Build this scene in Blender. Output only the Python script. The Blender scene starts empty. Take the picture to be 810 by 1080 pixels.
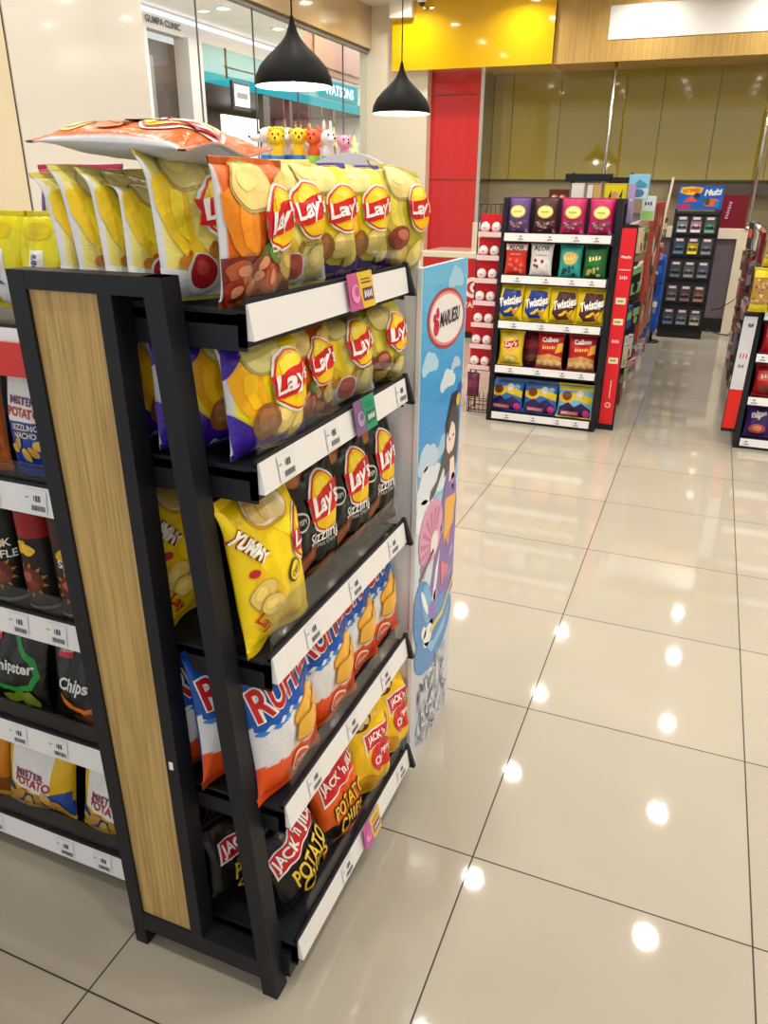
import bpy, bmesh, math, random
from mathutils import Vector, Matrix, noise
from mathutils.geometry import tessellate_polygon
PI = math.pi
rad = math.radians
sc = bpy.context.scene
COL = sc.collection
random.seed(7)

# ------------------------------------------------------------------ colours
def lin(c):
    c = max(0.0, c / 255.0)
    return c / 12.92 if c <= 0.04045 else ((c + 0.055) / 1.055) ** 2.4
def rgb(t):
    return (lin(t[0]), lin(t[1]), lin(t[2]), 1.0)
WHITE = (240, 240, 238); BLACK = (14, 14, 16); RED = (205, 20, 28); YEL = (250, 205, 0)

# ------------------------------------------------------------------ materials
def new_mat(name):
    m = bpy.data.materials.new(name); m.use_nodes = True
    nt = m.node_tree
    return m, nt, nt.nodes['Principled BSDF']
def mat(name, c, rough=0.5, metal=0.0, bump=0.0, bscale=60, coat=0.0, spec=0.5, var=0.0):
    m, nt, b = new_mat(name)
    b.inputs['Base Color'].default_value = rgb(c)
    b.inputs['Roughness'].default_value = rough
    b.inputs['Metallic'].default_value = metal
    b.inputs['Specular IOR Level'].default_value = spec
    b.inputs['Coat Weight'].default_value = coat
    b.inputs['Coat Roughness'].default_value = 0.05
    if bump or var:
        tc = nt.nodes.new('ShaderNodeTexCoord'); n = nt.nodes.new('ShaderNodeTexNoise')
        n.inputs['Scale'].default_value = bscale; n.inputs['Detail'].default_value = 4
        nt.links.new(tc.outputs['Object'], n.inputs['Vector'])
        if bump:
            bp = nt.nodes.new('ShaderNodeBump'); bp.inputs['Strength'].default_value = bump
            bp.inputs['Distance'].default_value = 0.004
            nt.links.new(n.outputs['Fac'], bp.inputs['Height']); nt.links.new(bp.outputs['Normal'], b.inputs['Normal'])
        if var:
            mx = nt.nodes.new('ShaderNodeMix'); mx.data_type = 'RGBA'
            mx.inputs['A'].default_value = rgb(c); mx.inputs['B'].default_value = rgb([k * (1 - var) for k in c])
            nt.links.new(n.outputs['Fac'], mx.inputs['Factor']); nt.links.new(mx.outputs['Result'], b.inputs['Base Color'])
    return m
def printed(name, rough, bump=0.0, bscale=30, metal=0.0, coat=0.0):
    m, nt, b = new_mat(name)
    a = nt.nodes.new('ShaderNodeAttribute'); a.attribute_name = 'Col'
    nt.links.new(a.outputs['Color'], b.inputs['Base Color'])
    b.inputs['Roughness'].default_value = rough; b.inputs['Metallic'].default_value = metal; b.inputs['Specular IOR Level'].default_value = .4
    b.inputs['Coat Weight'].default_value = coat; b.inputs['Coat Roughness'].default_value = 0.08
    if bump:
        tc = nt.nodes.new('ShaderNodeTexCoord'); n = nt.nodes.new('ShaderNodeTexNoise')
        n.inputs['Scale'].default_value = bscale; n.inputs['Detail'].default_value = 3; n.inputs['Distortion'].default_value = 1.2
        nt.links.new(tc.outputs['Object'], n.inputs['Vector'])
        bp = nt.nodes.new('ShaderNodeBump'); bp.inputs['Strength'].default_value = bump; bp.inputs['Distance'].default_value = 0.01
        nt.links.new(n.outputs['Fac'], bp.inputs['Height']); nt.links.new(bp.outputs['Normal'], b.inputs['Normal'])
    return m
def emit(name, c, s):
    m = bpy.data.materials.new(name); m.use_nodes = True; nt = m.node_tree; nt.nodes.clear()
    e = nt.nodes.new('ShaderNodeEmission'); o = nt.nodes.new('ShaderNodeOutputMaterial')
    e.inputs['Color'].default_value = rgb(c); e.inputs['Strength'].default_value = s
    nt.links.new(e.outputs[0], o.inputs[0]); return m
def clear(name, tint, refl, rough=0.02):
    m = bpy.data.materials.new(name); m.use_nodes = True; nt = m.node_tree; nt.nodes.clear()
    o = nt.nodes.new('ShaderNodeOutputMaterial'); t = nt.nodes.new('ShaderNodeBsdfTransparent'); g = nt.nodes.new('ShaderNodeBsdfGlossy')
    t.inputs['Color'].default_value = rgb(tint); g.inputs['Roughness'].default_value = rough
    f = nt.nodes.new('ShaderNodeLayerWeight'); f.inputs['Blend'].default_value = 0.5
    pw = nt.nodes.new('ShaderNodeMath'); pw.operation = 'POWER'; pw.inputs[1].default_value = 4.0
    ml = nt.nodes.new('ShaderNodeMath'); ml.operation = 'MULTIPLY_ADD'; ml.inputs[1].default_value = refl; ml.inputs[2].default_value = 0.035
    mx = nt.nodes.new('ShaderNodeMixShader')
    nt.links.new(f.outputs['Facing'], pw.inputs[0]); nt.links.new(pw.outputs[0], ml.inputs[0]); nt.links.new(ml.outputs[0], mx.inputs[0])
    nt.links.new(t.outputs[0], mx.inputs[1]); nt.links.new(g.outputs[0], mx.inputs[2]); nt.links.new(mx.outputs[0], o.inputs[0])
    return m
M = {}
M['black'] = mat('black_powder_coat', (24, 25, 33), 0.5, spec=.3, bump=0.05, bscale=400)
M['blackm'] = mat('black_matte', (22, 22, 24), 0.55)
M['lamp'] = mat('lamp_black', (7, 7, 7), 0.6, spec=.15)
M['lampin'] = mat('lamp_white_inside', (245, 242, 235), 0.5)
M['strip'] = mat('white_strip', (236, 236, 238), 0.35)
M['white'] = mat('white_card', (240, 240, 240), 0.45)
M['film'] = printed('printed_film', 0.30, 0.32, 26, coat=0.05)
M['card'] = printed('printed_card', 0.42)
M['sign'] = printed('printed_gloss_board', 0.3, coat=0.2)
M['acryl'] = clear('clear_acrylic', (246, 248, 249), .38, 0.03)
M['glass'] = clear('window_glass', (250, 253, 252), .7, 0.0)
M['chrome'] = mat('brushed_metal', (205, 203, 198), 0.22, 1.0)
M['cream'] = mat('cream_gloss', (232, 220, 196), 0.18, coat=0.3)
M['tan'] = mat('tan_gloss_panel', (196, 174, 138), 0.1, coat=0.6)
M['panel'] = mat('white_gloss_panel', (228, 224, 216), 0.1, coat=0.5)
M['wallc'] = mat('cream_wall', (226, 212, 184), 0.35)
M['ceil'] = mat('white_ceiling', (236, 232, 224), 0.8)
M['redp'] = mat('red_gloss_panel', (205, 22, 18), 0.12, coat=0.5)
M['yelp'] = mat('yellow_gloss_panel', (228, 180, 8), 0.08, coat=0.7)
M['olive'] = mat('olive_back_painted_glass', (150, 132, 26), 0.04, coat=1.0)
M['seam'] = mat('dark_seam', (60, 50, 20), 0.5)
M['back'] = mat('backsplash', (140, 128, 100), 0.3)
M['recess'] = mat('purple_grey_recess', (112, 100, 112), 0.4)
M['redfr'] = mat('red_freezer_paint', (196, 22, 26), 0.3)
M['wire'] = mat('black_wire', (26, 26, 28), 0.4)
M['mallw'] = mat('mall_wall', (206, 200, 194), 0.5)
M['malld'] = mat('mall_dark', (74, 62, 56), 0.5)
M['teal'] = mat('teal_fascia', (86, 150, 150), 0.3)
M['grey'] = mat('grey_metal', (120, 118, 116), 0.4)
M['cable'] = mat('dark_cable', (40, 32, 28), 0.5)
M['lens'] = emit('downlight_lens', (255, 240, 215), 60)
M['lensm'] = emit('mall_light_lens', (255, 248, 238), 9)
M['bulb'] = emit('pendant_bulb', (255, 238, 210), 30)
M['cyan'] = emit('lit_cyan_sign', (30, 200, 215), 1.1)
M['signw'] = emit('lit_white_letters', (255, 255, 255), 2.2)
M['cove'] = emit('cove_light', (240, 240, 255), 2.4)
def wood():
    m, nt, b = new_mat('oak_laminate')
    tc = nt.nodes.new('ShaderNodeTexCoord'); mp = nt.nodes.new('ShaderNodeMapping')
    mp.inputs['Scale'].default_value = (110, 110, 3.0)
    n = nt.nodes.new('ShaderNodeTexNoise'); n.inputs['Scale'].default_value = 1.6; n.inputs['Detail'].default_value = 7; n.inputs['Distortion'].default_value = 0.6
    r = nt.nodes.new('ShaderNodeValToRGB')
    r.color_ramp.elements[0].position = 0.30; r.color_ramp.elements[0].color = rgb((164, 130, 74))
    r.color_ramp.elements[1].position = 0.68; r.color_ramp.elements[1].color = rgb((204, 172, 108))
    nt.links.new(tc.outputs['Object'], mp.inputs[0]); nt.links.new(mp.outputs[0], n.inputs['Vector'])
    nt.links.new(n.outputs['Fac'], r.inputs[0]); nt.links.new(r.outputs[0], b.inputs['Base Color'])
    b.inputs['Roughness'].default_value = 0.5
    return m
M['wood'] = wood()
def laminate():
    m, nt, b = new_mat('bulkhead_laminate')
    tc = nt.nodes.new('ShaderNodeTexCoord'); mp = nt.nodes.new('ShaderNodeMapping')
    mp.inputs['Scale'].default_value = (40, 40, 1.5)
    n = nt.nodes.new('ShaderNodeTexNoise'); n.inputs['Scale'].default_value = 1.3; n.inputs['Detail'].default_value = 5
    r = nt.nodes.new('ShaderNodeValToRGB')
    r.color_ramp.elements[0].position = 0.3; r.color_ramp.elements[0].color = rgb((176, 140, 74))
    r.color_ramp.elements[1].position = 0.7; r.color_ramp.elements[1].color = rgb((204, 168, 98))
    nt.links.new(tc.outputs['Object'], mp.inputs[0]); nt.links.new(mp.outputs[0], n.inputs['Vector'])
    nt.links.new(n.outputs['Fac'], r.inputs[0]); nt.links.new(r.outputs[0], b.inputs['Base Color'])
    b.inputs['Roughness'].default_value = 0.35
    return m
M['lam'] = laminate()
def tile():
    m, nt, b = new_mat('polished_floor_tile')
    tc = nt.nodes.new('ShaderNodeTexCoord'); sp = nt.nodes.new('ShaderNodeSeparateXYZ')
    nt.links.new(tc.outputs['Object'], sp.inputs[0])
    def line(ax):
        d = nt.nodes.new('ShaderNodeMath'); d.operation = 'DIVIDE'; d.inputs[1].default_value = 0.6
        nt.links.new(sp.outputs[ax], d.inputs[0])
        p = nt.nodes.new('ShaderNodeMath'); p.operation = 'PINGPONG'; p.inputs[1].default_value = 0.5
        nt.links.new(d.outputs[0], p.inputs[0])
        l = nt.nodes.new('ShaderNodeMath'); l.operation = 'LESS_THAN'; l.inputs[1].default_value = 0.0030
        nt.links.new(p.outputs[0], l.inputs[0])
        fl = nt.nodes.new('ShaderNodeMath'); fl.operation = 'FLOOR'; nt.links.new(d.outputs[0], fl.inputs[0])
        return l, fl
    lx, fx = line('X'); ly, fy = line('Y')
    mxx = nt.nodes.new('ShaderNodeMath'); mxx.operation = 'MAXIMUM'
    nt.links.new(lx.outputs[0], mxx.inputs[0]); nt.links.new(ly.outputs[0], mxx.inputs[1])
    cb = nt.nodes.new('ShaderNodeCombineXYZ'); nt.links.new(fx.outputs[0], cb.inputs[0]); nt.links.new(fy.outputs[0], cb.inputs[1])
    wn = nt.nodes.new('ShaderNodeTexWhiteNoise'); nt.links.new(cb.outputs[0], wn.inputs['Vector'])
    n = nt.nodes.new('ShaderNodeTexNoise'); n.inputs['Scale'].default_value = 2.2; n.inputs['Detail'].default_value = 6
    nt.links.new(tc.outputs['Object'], n.inputs['Vector'])
    ad = nt.nodes.new('ShaderNodeMath'); ad.operation = 'MULTIPLY_ADD'; ad.inputs[1].default_value = 0.35
    nt.links.new(wn.outputs['Value'], ad.inputs[0]); nt.links.new(n.outputs['Fac'], ad.inputs[2])
    r = nt.nodes.new('ShaderNodeValToRGB')
    r.color_ramp.elements[0].position = 0.25; r.color_ramp.elements[0].color = rgb((168, 160, 146))
    r.color_ramp.elements[1].position = 1.0; r.color_ramp.elements[1].color = rgb((180, 172, 157))
    nt.links.new(ad.outputs[0], r.inputs[0])
    mx = nt.nodes.new('ShaderNodeMix'); mx.data_type = 'RGBA'
    nt.links.new(mxx.outputs[0], mx.inputs['Factor']); nt.links.new(r.outputs[0], mx.inputs['A']); mx.inputs['B'].default_value = rgb((44, 36, 30))
    nt.links.new(mx.outputs['Result'], b.inputs['Base Color'])
    b.inputs['Roughness'].default_value = 0.045; b.inputs['Specular IOR Level'].default_value = 0.55
    rr = nt.nodes.new('ShaderNodeMath'); rr.operation = 'MULTIPLY_ADD'; rr.inputs[1].default_value = 0.6; rr.inputs[2].default_value = 0.045
    nt.links.new(mxx.outputs[0], rr.inputs[0]); nt.links.new(rr.outputs[0], b.inputs['Roughness'])
    n2 = nt.nodes.new('ShaderNodeTexNoise'); n2.inputs['Scale'].default_value = 3.0
    nt.links.new(tc.outputs['Object'], n2.inputs['Vector'])
    bp = nt.nodes.new('ShaderNodeBump'); bp.inputs['Strength'].default_value = 0.02; bp.inputs['Distance'].default_value = 0.02
    nt.links.new(n2.outputs['Fac'], bp.inputs['Height']); nt.links.new(bp.outputs['Normal'], b.inputs['Normal'])
    return m
M['tile'] = tile()

# ------------------------------------------------------------------ mesh building
class MB:
    def __init__(s): s.v = []; s.f = []; s.c = []; s.smooth = []
    def add(s, vs, fs, col=(255, 255, 255), smooth=False):
        o = len(s.v); s.v += [tuple(p) for p in vs]
        s.f += [tuple(i + o for i in f) for f in fs]; s.smooth += [smooth] * len(fs)
        c = rgb(col); s.c += [c] * len(vs)
    def box(s, x0, y0, z0, x1, y1, z1, col=(255, 255, 255), b=0.0):
        if b <= 0:
            vs = [(x, y, z) for z in (z0, z1) for y in (y0, y1) for x in (x0, x1)]
            s.add(vs, [(0, 2, 3, 1), (4, 5, 7, 6), (0, 1, 5, 4), (2, 6, 7, 3), (0, 4, 6, 2), (1, 3, 7, 5)], col); return
        bm = bmesh.new(); bmesh.ops.create_cube(bm, size=1)
        for v in bm.verts: v.co = Vector(((x0 + x1) / 2 + v.co.x * (x1 - x0), (y0 + y1) / 2 + v.co.y * (y1 - y0), (z0 + z1) / 2 + v.co.z * (z1 - z0)))
        bmesh.ops.bevel(bm, geom=bm.edges[:], offset=b, segments=2, affect='EDGES', profile=0.6)
        bm.verts.index_update(); s.add([v.co for v in bm.verts], [[v.index for v in f.verts] for f in bm.faces], col); bm.free()
    def prism(s, prof, d0, d1, axis='y', col=(255, 255, 255)):
        # prof: 2D outline; axis y: (x,z) outline extruded in y ; axis x: (y,z) in x ; z: (x,y) in z
        n = len(prof)
        def P(p, d): return (p[0], d, p[1]) if axis == 'y' else ((d, p[0], p[1]) if axis == 'x' else (p[0], p[1], d))
        vs = [P(p, d0) for p in prof] + [P(p, d1) for p in prof]
        fs = [tuple(range(n)), tuple(range(2 * n - 1, n - 1, -1))] + [(i, i + n, (i + 1) % n + n, (i + 1) % n) for i in range(n)]
        s.add(vs, fs, col)
    def bar(s, p, q, w, d, col=(255, 255, 255), up=(0, 1, 0)):
        p = Vector(p); q = Vector(q); t = (q - p).normalized(); a = t.cross(Vector(up)).normalized(); b = t.cross(a)
        vs = [e + a * (w / 2 * i) + b * (d / 2 * j) for e in (p, q) for i, j in ((-1, -1), (1, -1), (1, 1), (-1, 1))]
        s.add(vs, [(0, 1, 2, 3), (7, 6, 5, 4)] + [(i, i + 4, (i + 1) % 4 + 4, (i + 1) % 4) for i in range(4)], col)
    def tube(s, pts, r, n=8, col=(255, 255, 255)):
        pts = [Vector(p) for p in pts]; vs = []; fs = []
        for i, p in enumerate(pts):
            t = (pts[min(i + 1, len(pts) - 1)] - pts[max(i - 1, 0)]).normalized()
            a = t.cross(Vector((0.13, 0.31, 0.94)) if abs(t.z) < 0.9 else Vector((1, 0, 0))).normalized(); b = t.cross(a)
            vs += [p + a * math.cos(2 * PI * k / n) * r + b * math.sin(2 * PI * k / n) * r for k in range(n)]
        for i in range(len(pts) - 1):
            fs += [(i * n + k, i * n + (k + 1) % n, (i + 1) * n + (k + 1) % n, (i + 1) * n + k) for k in range(n)]
        fs += [tuple(range(n - 1, -1, -1)), tuple(range((len(pts) - 1) * n, len(pts) * n))]
        s.add(vs, fs, col, True)
    def lathe(s, prof, n=32, col=(255, 255, 255), cx=0, cy=0, cz=0):
        vs = [(cx + r * math.cos(2 * PI * k / n), cy + r * math.sin(2 * PI * k / n), cz + z) for r, z in prof for k in range(n)]
        fs = [(i * n + k, i * n + (k + 1) % n, (i + 1) * n + (k + 1) % n, (i + 1) * n + k) for i in range(len(prof) - 1) for k in range(n)]
        s.add(vs, fs, col, True)
    def ball(s, c, r, col=(255, 255, 255), n=12):
        if not hasattr(r, '__len__'): r = (r, r, r)
        vs = []; fs = []; m = n // 2 + 1
        for i in range(m + 1):
            th = PI * i / m
            vs += [(c[0] + r[0] * math.sin(th) * math.cos(2 * PI * k / n), c[1] + r[1] * math.sin(th) * math.sin(2 * PI * k / n), c[2] + r[2] * math.cos(th)) for k in range(n)]
        for i in range(m):
            fs += [(i * n + k, (i + 1) * n + k, (i + 1) * n + (k + 1) % n, i * n + (k + 1) % n) for k in range(n)]
        s.add(vs, fs, col, True)
    def xf(s, mtx, start=0):
        for i in range(start, len(s.v)): s.v[i] = tuple(mtx @ Vector(s.v[i]))
    def mesh(s, name, m):
        me = bpy.data.meshes.new(name); me.from_pydata(s.v, [], s.f)
        a = me.color_attributes.new('Col', 'FLOAT_COLOR', 'POINT')
        a.data.foreach_set('color', [k for c in s.c for k in c])
        me.polygons.foreach_set('use_smooth', s.smooth); me.materials.append(M[m] if isinstance(m, str) else m)
        me.validate(); me.update(); return me
    def build(s, name, m, parent=None):
        o = bpy.data.objects.new(name, s.mesh(name, m)); COL.objects.link(o)
        if parent is not None: o.parent = parent
        return o

_tc = {}
def text_geo(t, bold):
    k = (t, bold)
    if k not in _tc:
        cu = bpy.data.curves.new('t', 'FONT'); cu.body = t; cu.size = 1; cu.resolution_u = 3; cu.offset = bold
        ob = bpy.data.objects.new('t', cu); COL.objects.link(ob)
        bpy.context.view_layer.update()
        me = ob.to_mesh()
        vs = [(v.co.x, v.co.y) for v in me.vertices]; fs = []
        for p in me.polygons:
            q = list(p.vertices); fs += [(q[0], q[i], q[i + 1]) for i in range(1, len(q) - 1)]
        ob.to_mesh_clear(); bpy.data.objects.remove(ob); bpy.data.curves.remove(cu)
        x0 = min(v[0] for v in vs); x1 = max(v[0] for v in vs); y0 = min(v[1] for v in vs); y1 = max(v[1] for v in vs)
        _tc[k] = ([(v[0] - (x0 + x1) / 2, v[1] - (y0 + y1) / 2) for v in vs], fs, x1 - x0, y1 - y0)
    return _tc[k]

class Pr:
    """prints flat shapes on a surface S(u,v,off); u,v in 0..1, radii in widths"""
    def __init__(s, mb, S, w, h, seg=0.012, eps=0.0006):
        s.mb = mb; s.S = S; s.w = w; s.h = h; s.seg = seg; s.eps = eps; s.asp = w / h; s.base = 0
    def tris(s, P, T, col, lay):
        pts = list(P); out = []
        stack = list(T); w, h, g = s.w, s.h, s.seg
        while stack:
            a, b, c = stack.pop()
            L = [(math.hypot((pts[i][0] - pts[j][0]) * w, (pts[i][1] - pts[j][1]) * h), i, j, k) for i, j, k in ((a, b, c), (b, c, a), (c, a, b))]
            l, i, j, k = max(L)
            if l > g:
                pts.append(((pts[i][0] + pts[j][0]) / 2, (pts[i][1] + pts[j][1]) / 2)); m = len(pts) - 1
                stack += [(i, m, k), (m, j, k)]
            else: out.append((a, b, c))
        vs = [s.S(p[0], p[1], s.eps * (lay + s.base)) for p in pts]
        s.mb.add(vs, out, col, True)
    def poly(s, P, col, lay=1):
        T = tessellate_polygon([[Vector((p[0] * s.w, p[1] * s.h, 0)) for p in P]])
        T2 = []
        for a, b, c in T:
            cr = (P[b][0] - P[a][0]) * (P[c][1] - P[a][1]) - (P[b][1] - P[a][1]) * (P[c][0] - P[a][0])
            T2.append((a, b, c) if cr > 0 else (a, c, b))
        s.tris(P, T2, col, lay)
    def rect(s, x0, y0, x1, y1, col, lay=1): s.poly([(x0, y0), (x1, y0), (x1, y1), (x0, y1)], col, lay)
    def ell(s, cx, cy, rx, ry, col, lay=1, rot=0, n=26, jit=0, sd=0):
        c, q = math.cos(rad(rot)), math.sin(rad(rot)); P = []
        for k in range(n):
            t = 2 * PI * k / n; r = 1 + jit * math.sin(3 * t + sd) + jit * .7 * math.sin(5 * t + 2 * sd)
            x, y = rx * r * math.cos(t), ry * r * math.sin(t)
            P.append((min(1, max(0, cx + x * c - y * q)), min(1, max(0, cy + (x * q + y * c) * s.asp))))
        s.poly(P, col, lay)
    def text(s, t, cx, cy, wd, col, lay=2, rot=0, shear=0.0, ht=None, bold=0.02, arc=0.0):
        V, F, W, H = text_geo(t, bold); k = wd / W; kh = k if ht is None else ht / H
        c, q = math.cos(rad(rot)), math.sin(rad(rot)); P = []
        for x, y in V:
            x, y = x * k + shear * y * kh, y * kh
            y -= arc * (2 * x / wd) ** 2 * wd
            P.append((cx + x * c - y * q, cy + (x * q + y * c) * s.asp))
        F2 = []
        for a, b, cc in F:
            cr = (P[b][0] - P[a][0]) * (P[cc][1] - P[a][1]) - (P[b][1] - P[a][1]) * (P[cc][0] - P[a][0])
            F2.append((a, b, cc) if cr > 0 else (a, cc, b))
        s.tris(P, F2, col, lay)

def scrib(p, cx, cy, wd, ht, col, lay=2, n=5, rot=0):
    """a row of small unreadable strokes"""
    c, q = math.cos(rad(rot)), math.sin(rad(rot)); st_ = wd / n
    for k in range(n):
        x0 = -wd / 2 + k * st_; x1 = x0 + st_ * .72; h = ht * (.5 if k % 2 == 0 else .38)
        P = [(x0, -h), (x1, -h * .8), (x1 - st_ * .1, h), (x0 + st_ * .12, h * .9)]
        p.poly([(cx + x * c - y * q, cy + (x * q + y * c) * p.asp) for x, y in P], col, lay)
def flatS(w, h, o=(0, 0, 0), ax=(1, 0, 0), up=(0, 0, 1), nr=(0, -1, 0)):
    o, ax, up, nr = map(Vector, (o, ax, up, nr))
    return lambda u, v, e: o + ax * ((u - .5) * w) + up * (v * h) + nr * e

# ------------------------------------------------------------------ tagging
def tag(o, label, cat, group=None):
    o['label'] = label; o['category'] = cat
    if group: o['group'] = group
    return o
def struct(o): o['kind'] = 'structure'; return o
def empty(name, loc=(0, 0, 0), rz=0.0):
    o = bpy.data.objects.new(name, None); COL.objects.link(o); o.location = loc; o.rotation_euler = (0, 0, rz); o.empty_display_size = .1
    return o
def copy_tree(o, parent=None):
    c = o.copy(); COL.objects.link(c)
    if parent is not None: c.parent = parent
    for ch in list(o.children): copy_tree(ch, c)
    return c
_protos = {}
def use(key, maker):
    """first call keeps the thing itself, later calls copy it"""
    if key not in _protos: _protos[key] = maker(); return _protos[key]
    return copy_tree(_protos[key])
def pose(o, x, y, z, yaw=0, lean=0, roll=0, face=90):
    o.matrix_world = Matrix.Translation((x, y, z)) @ Matrix.Rotation(rad(face + yaw), 4, 'Z') @ Matrix.Rotation(-rad(lean), 4, 'X') @ Matrix.Rotation(rad(roll), 4, 'Y')
    return o

# ------------------------------------------------------------------ bags
def bag_mesh_parts(w, h, T, bgf, decals, seed, back=(205, 208, 214), wr=1.0, bend=0.0, zig=False, nu=44, nv=54, low=0.85, seal=(0.05, 0.95), sealcol=None, skew=0.0, eps=.0008):
    def shape(u, v):
        s = 2 * u - 1; r = min(1, max(0, (v - seal[0]) / (seal[1] - seal[0])))
        pr_ = max(0.0, math.sin(PI * r ** low)) ** 0.55
        sd = max(0.0, 1 - abs(s) ** 2.6) ** 0.62
        k = pr_ * sd
        n1 = noise.noise(Vector((s * 1.7 + seed * 3.1, v * 2.6, seed * 1.7)))
        n2 = noise.noise(Vector((s * 4.0, v * 5.0 + seed, seed * 2.3)))
        edge = abs(2 * v - 1) ** 2
        cre = math.sin(s * 9 + seed + n1 * 2) * edge * (1 - abs(s) ** 4)
        d = T / 2 * k + wr * k * (0.011 * n1 + 0.005 * n2) + wr * 0.0035 * cre * (0.25 + min(1, pr_ * 2))
        return s, r, pr_, k, d, n1
    def common(u, v):
        s, r, pr_, k, d, n1 = shape(u, v)
        x = s * w / 2 * (1 - 0.085 * pr_) + skew * (v - .5) * w
        z = v * h - 0.02 * h * (1 - pr_) * (abs(s) ** 3) * (1 if v > .5 else -0.7) * 0
        wave = wr * 0.006 * math.sin(s * 4.2 + seed * 2.1) * (1 - pr_)
        b = bend * max(0, v - .72) ** 2 * h * 9
        z -= abs(bend) * max(0, v - .72) ** 2 * h * 5
        return x, z, wave + b, d
    def SF(u, v, off):
        x, z, y0, d = common(u, v); p = Vector((x, y0 - max(.0008, d), z))
        if off:
            e = .004; ua, ub = max(0, u - e), min(1, u + e); va, vb = max(0, v - e), min(1, v + e)
            n = (SF(ub, v, 0) - SF(ua, v, 0)).cross(SF(u, vb, 0) - SF(u, va, 0)); n.normalize(); p += n * off
        return p
    def SB(u, v, off):
        x, z, y0, d = common(u, v); s2 = 0.75
        return Vector((x, y0 + max(.0008, d * s2) + off, z))
    mb = MB(); v0, v1 = seal
    N = (nu + 1) * (nv + 1); vs = []; cs = []
    for j in range(nv + 1):
        for i in range(nu + 1):
            u = i / nu; v = v0 + (v1 - v0) * j / nv
            vs.append(SF(u, v, 0)); cs.append(rgb(bgf(u, v)))
    for j in range(nv + 1):
        for i in range(nu + 1):
            u = i / nu; v = v0 + (v1 - v0) * j / nv
            vs.append(SB(u, v, 0)); cs.append(rgb(back))
    q = lambda i, j: j * (nu + 1) + i
    fs = [(q(i, j), q(i + 1, j), q(i + 1, j + 1), q(i, j + 1)) for j in range(nv) for i in range(nu)]
    fs += [(N + q(i, j), N + q(i, j + 1), N + q(i + 1, j + 1), N + q(i + 1, j)) for j in range(nv) for i in range(nu)]
    for j in range(nv):
        fs.append((q(0, j), q(0, j + 1), N + q(0, j + 1), N + q(0, j))); fs.append((q(nu, j + 1), q(nu, j), N + q(nu, j), N + q(nu, j + 1)))
    mb.add(vs, fs, (255, 255, 255), True); mb.c[-len(vs):] = cs
    if decals: decals(Pr(mb, SF, w, h, .009, eps))
    out = [mb]
    for top in (True, False):                       # crimped seals
        sb = MB(); a, b = (v1, 1.0) if top else (0.0, v0); m = 8; nu2 = 40
        vs = []; cs = []
        for side in (-1, 1):
            for j in range(m + 1):
                for i in range(nu2 + 1):
                    u = i / nu2; t = j / m; v = a + (b - a) * t
                    if zig and ((top and j == m) or (not top and j == 0)): v += (0.012 if i % 2 else -0.012) * (1 if top else -1)
                    x, z, y0, d = common(u, min(v1, max(v0, v))); z += (v - min(v1, max(v0, v))) * h
                    if v > v1: y0 += bend * max(0, v - .72) ** 2 * h * 9 - bend * max(0, v1 - .72) ** 2 * h * 9
                    y = y0 + side * (0.001 + 0.0007 * (1 if j % 2 else 0)) + 0.0008 * math.sin(j * PI)
                    vs.append((x, y, z)); c = sealcol if sealcol else bgf(u, min(1, max(0, v)))
                    c = c if side < 0 else back; cs.append(rgb(c))
        Q = (m + 1) * (nu2 + 1); q2 = lambda i, j: j * (nu2 + 1) + i
        fs = [(q2(i, j), q2(i + 1, j), q2(i + 1, j + 1), q2(i, j + 1)) for j in range(m) for i in range(nu2)]
        fs += [tuple(Q + k for k in reversed(f)) for f in fs]
        fs += [(q2(i, m), q2(i + 1, m), Q + q2(i + 1, m), Q + q2(i, m)) for i in range(nu2)] + [(q2(i + 1, 0), q2(i, 0), Q + q2(i, 0), Q + q2(i + 1, 0)) for i in range(nu2)]
        sb.add(vs, fs, (255, 255, 255), True); sb.c[-len(vs):] = cs
        out.append(sb)
    return out
def make_bag(name, *a, matname='film', **k):
    def f():
        mb, ts, bs = bag_mesh_parts(*a, **k)
        o = mb.build(name, matname)
        ts.build('top_seal', matname, o); bs.build('bottom_seal', matname, o)
        return o
    return f

# ---- chip bag artwork
def lays_logo(p, u, v, r, tilt=8, ribbon=(214, 18, 30), fy=1.0):
    p.ell(u, v, r * 1.02, r * 1.18 * fy, WHITE, 2, 0); p.ell(u, v, r * .93, r * 1.09 * fy, (226, 40, 30), 3); p.ell(u, v, r * .86, r * 1.02 * fy, YEL, 4)
    p.ell(u - r * .1, v + r * .45 * fy * p.asp, r * .55, r * .45 * fy, (255, 226, 60), 5)
    c, s = math.cos(rad(tilt)), math.sin(rad(tilt)); P = []
    for x, y in [(-1.12, -.36), (-.6, -.52), (0, -.50), (.6, -.42), (1.12, -.30), (1.0, .10), (1.14, .52), (.5, .50), (0, .44), (-.5, .36), (-1.1, .46), (-.98, .02)]:
        x *= r; y *= r * fy; P.append((u + x * c - y * s, v + (x * s + y * c) * p.asp))
    p.poly([(max(0, min(1, x)), y) for x, y in P], ribbon, 6)
    p.text("Lay's", u, v - .02 * r, r * 1.75, (252, 250, 248), 8, tilt, .18, r * .92 * fy, .03)
def chip(p, u, v, r, rot=20, c=(232, 208, 120)):
    p.ell(u, v, r, r * .78, [k * .80 for k in c], 2, rot, jit=.05, sd=u * 9); p.ell(u, v + .004, r * .92, r * .70, c, 3, rot, jit=.05, sd=u * 9)
    p.ell(u - r * .2, v + r * .15 * p.asp, r * .45, r * .3, [min(255, k * 1.08) for k in c], 4, rot)
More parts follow.
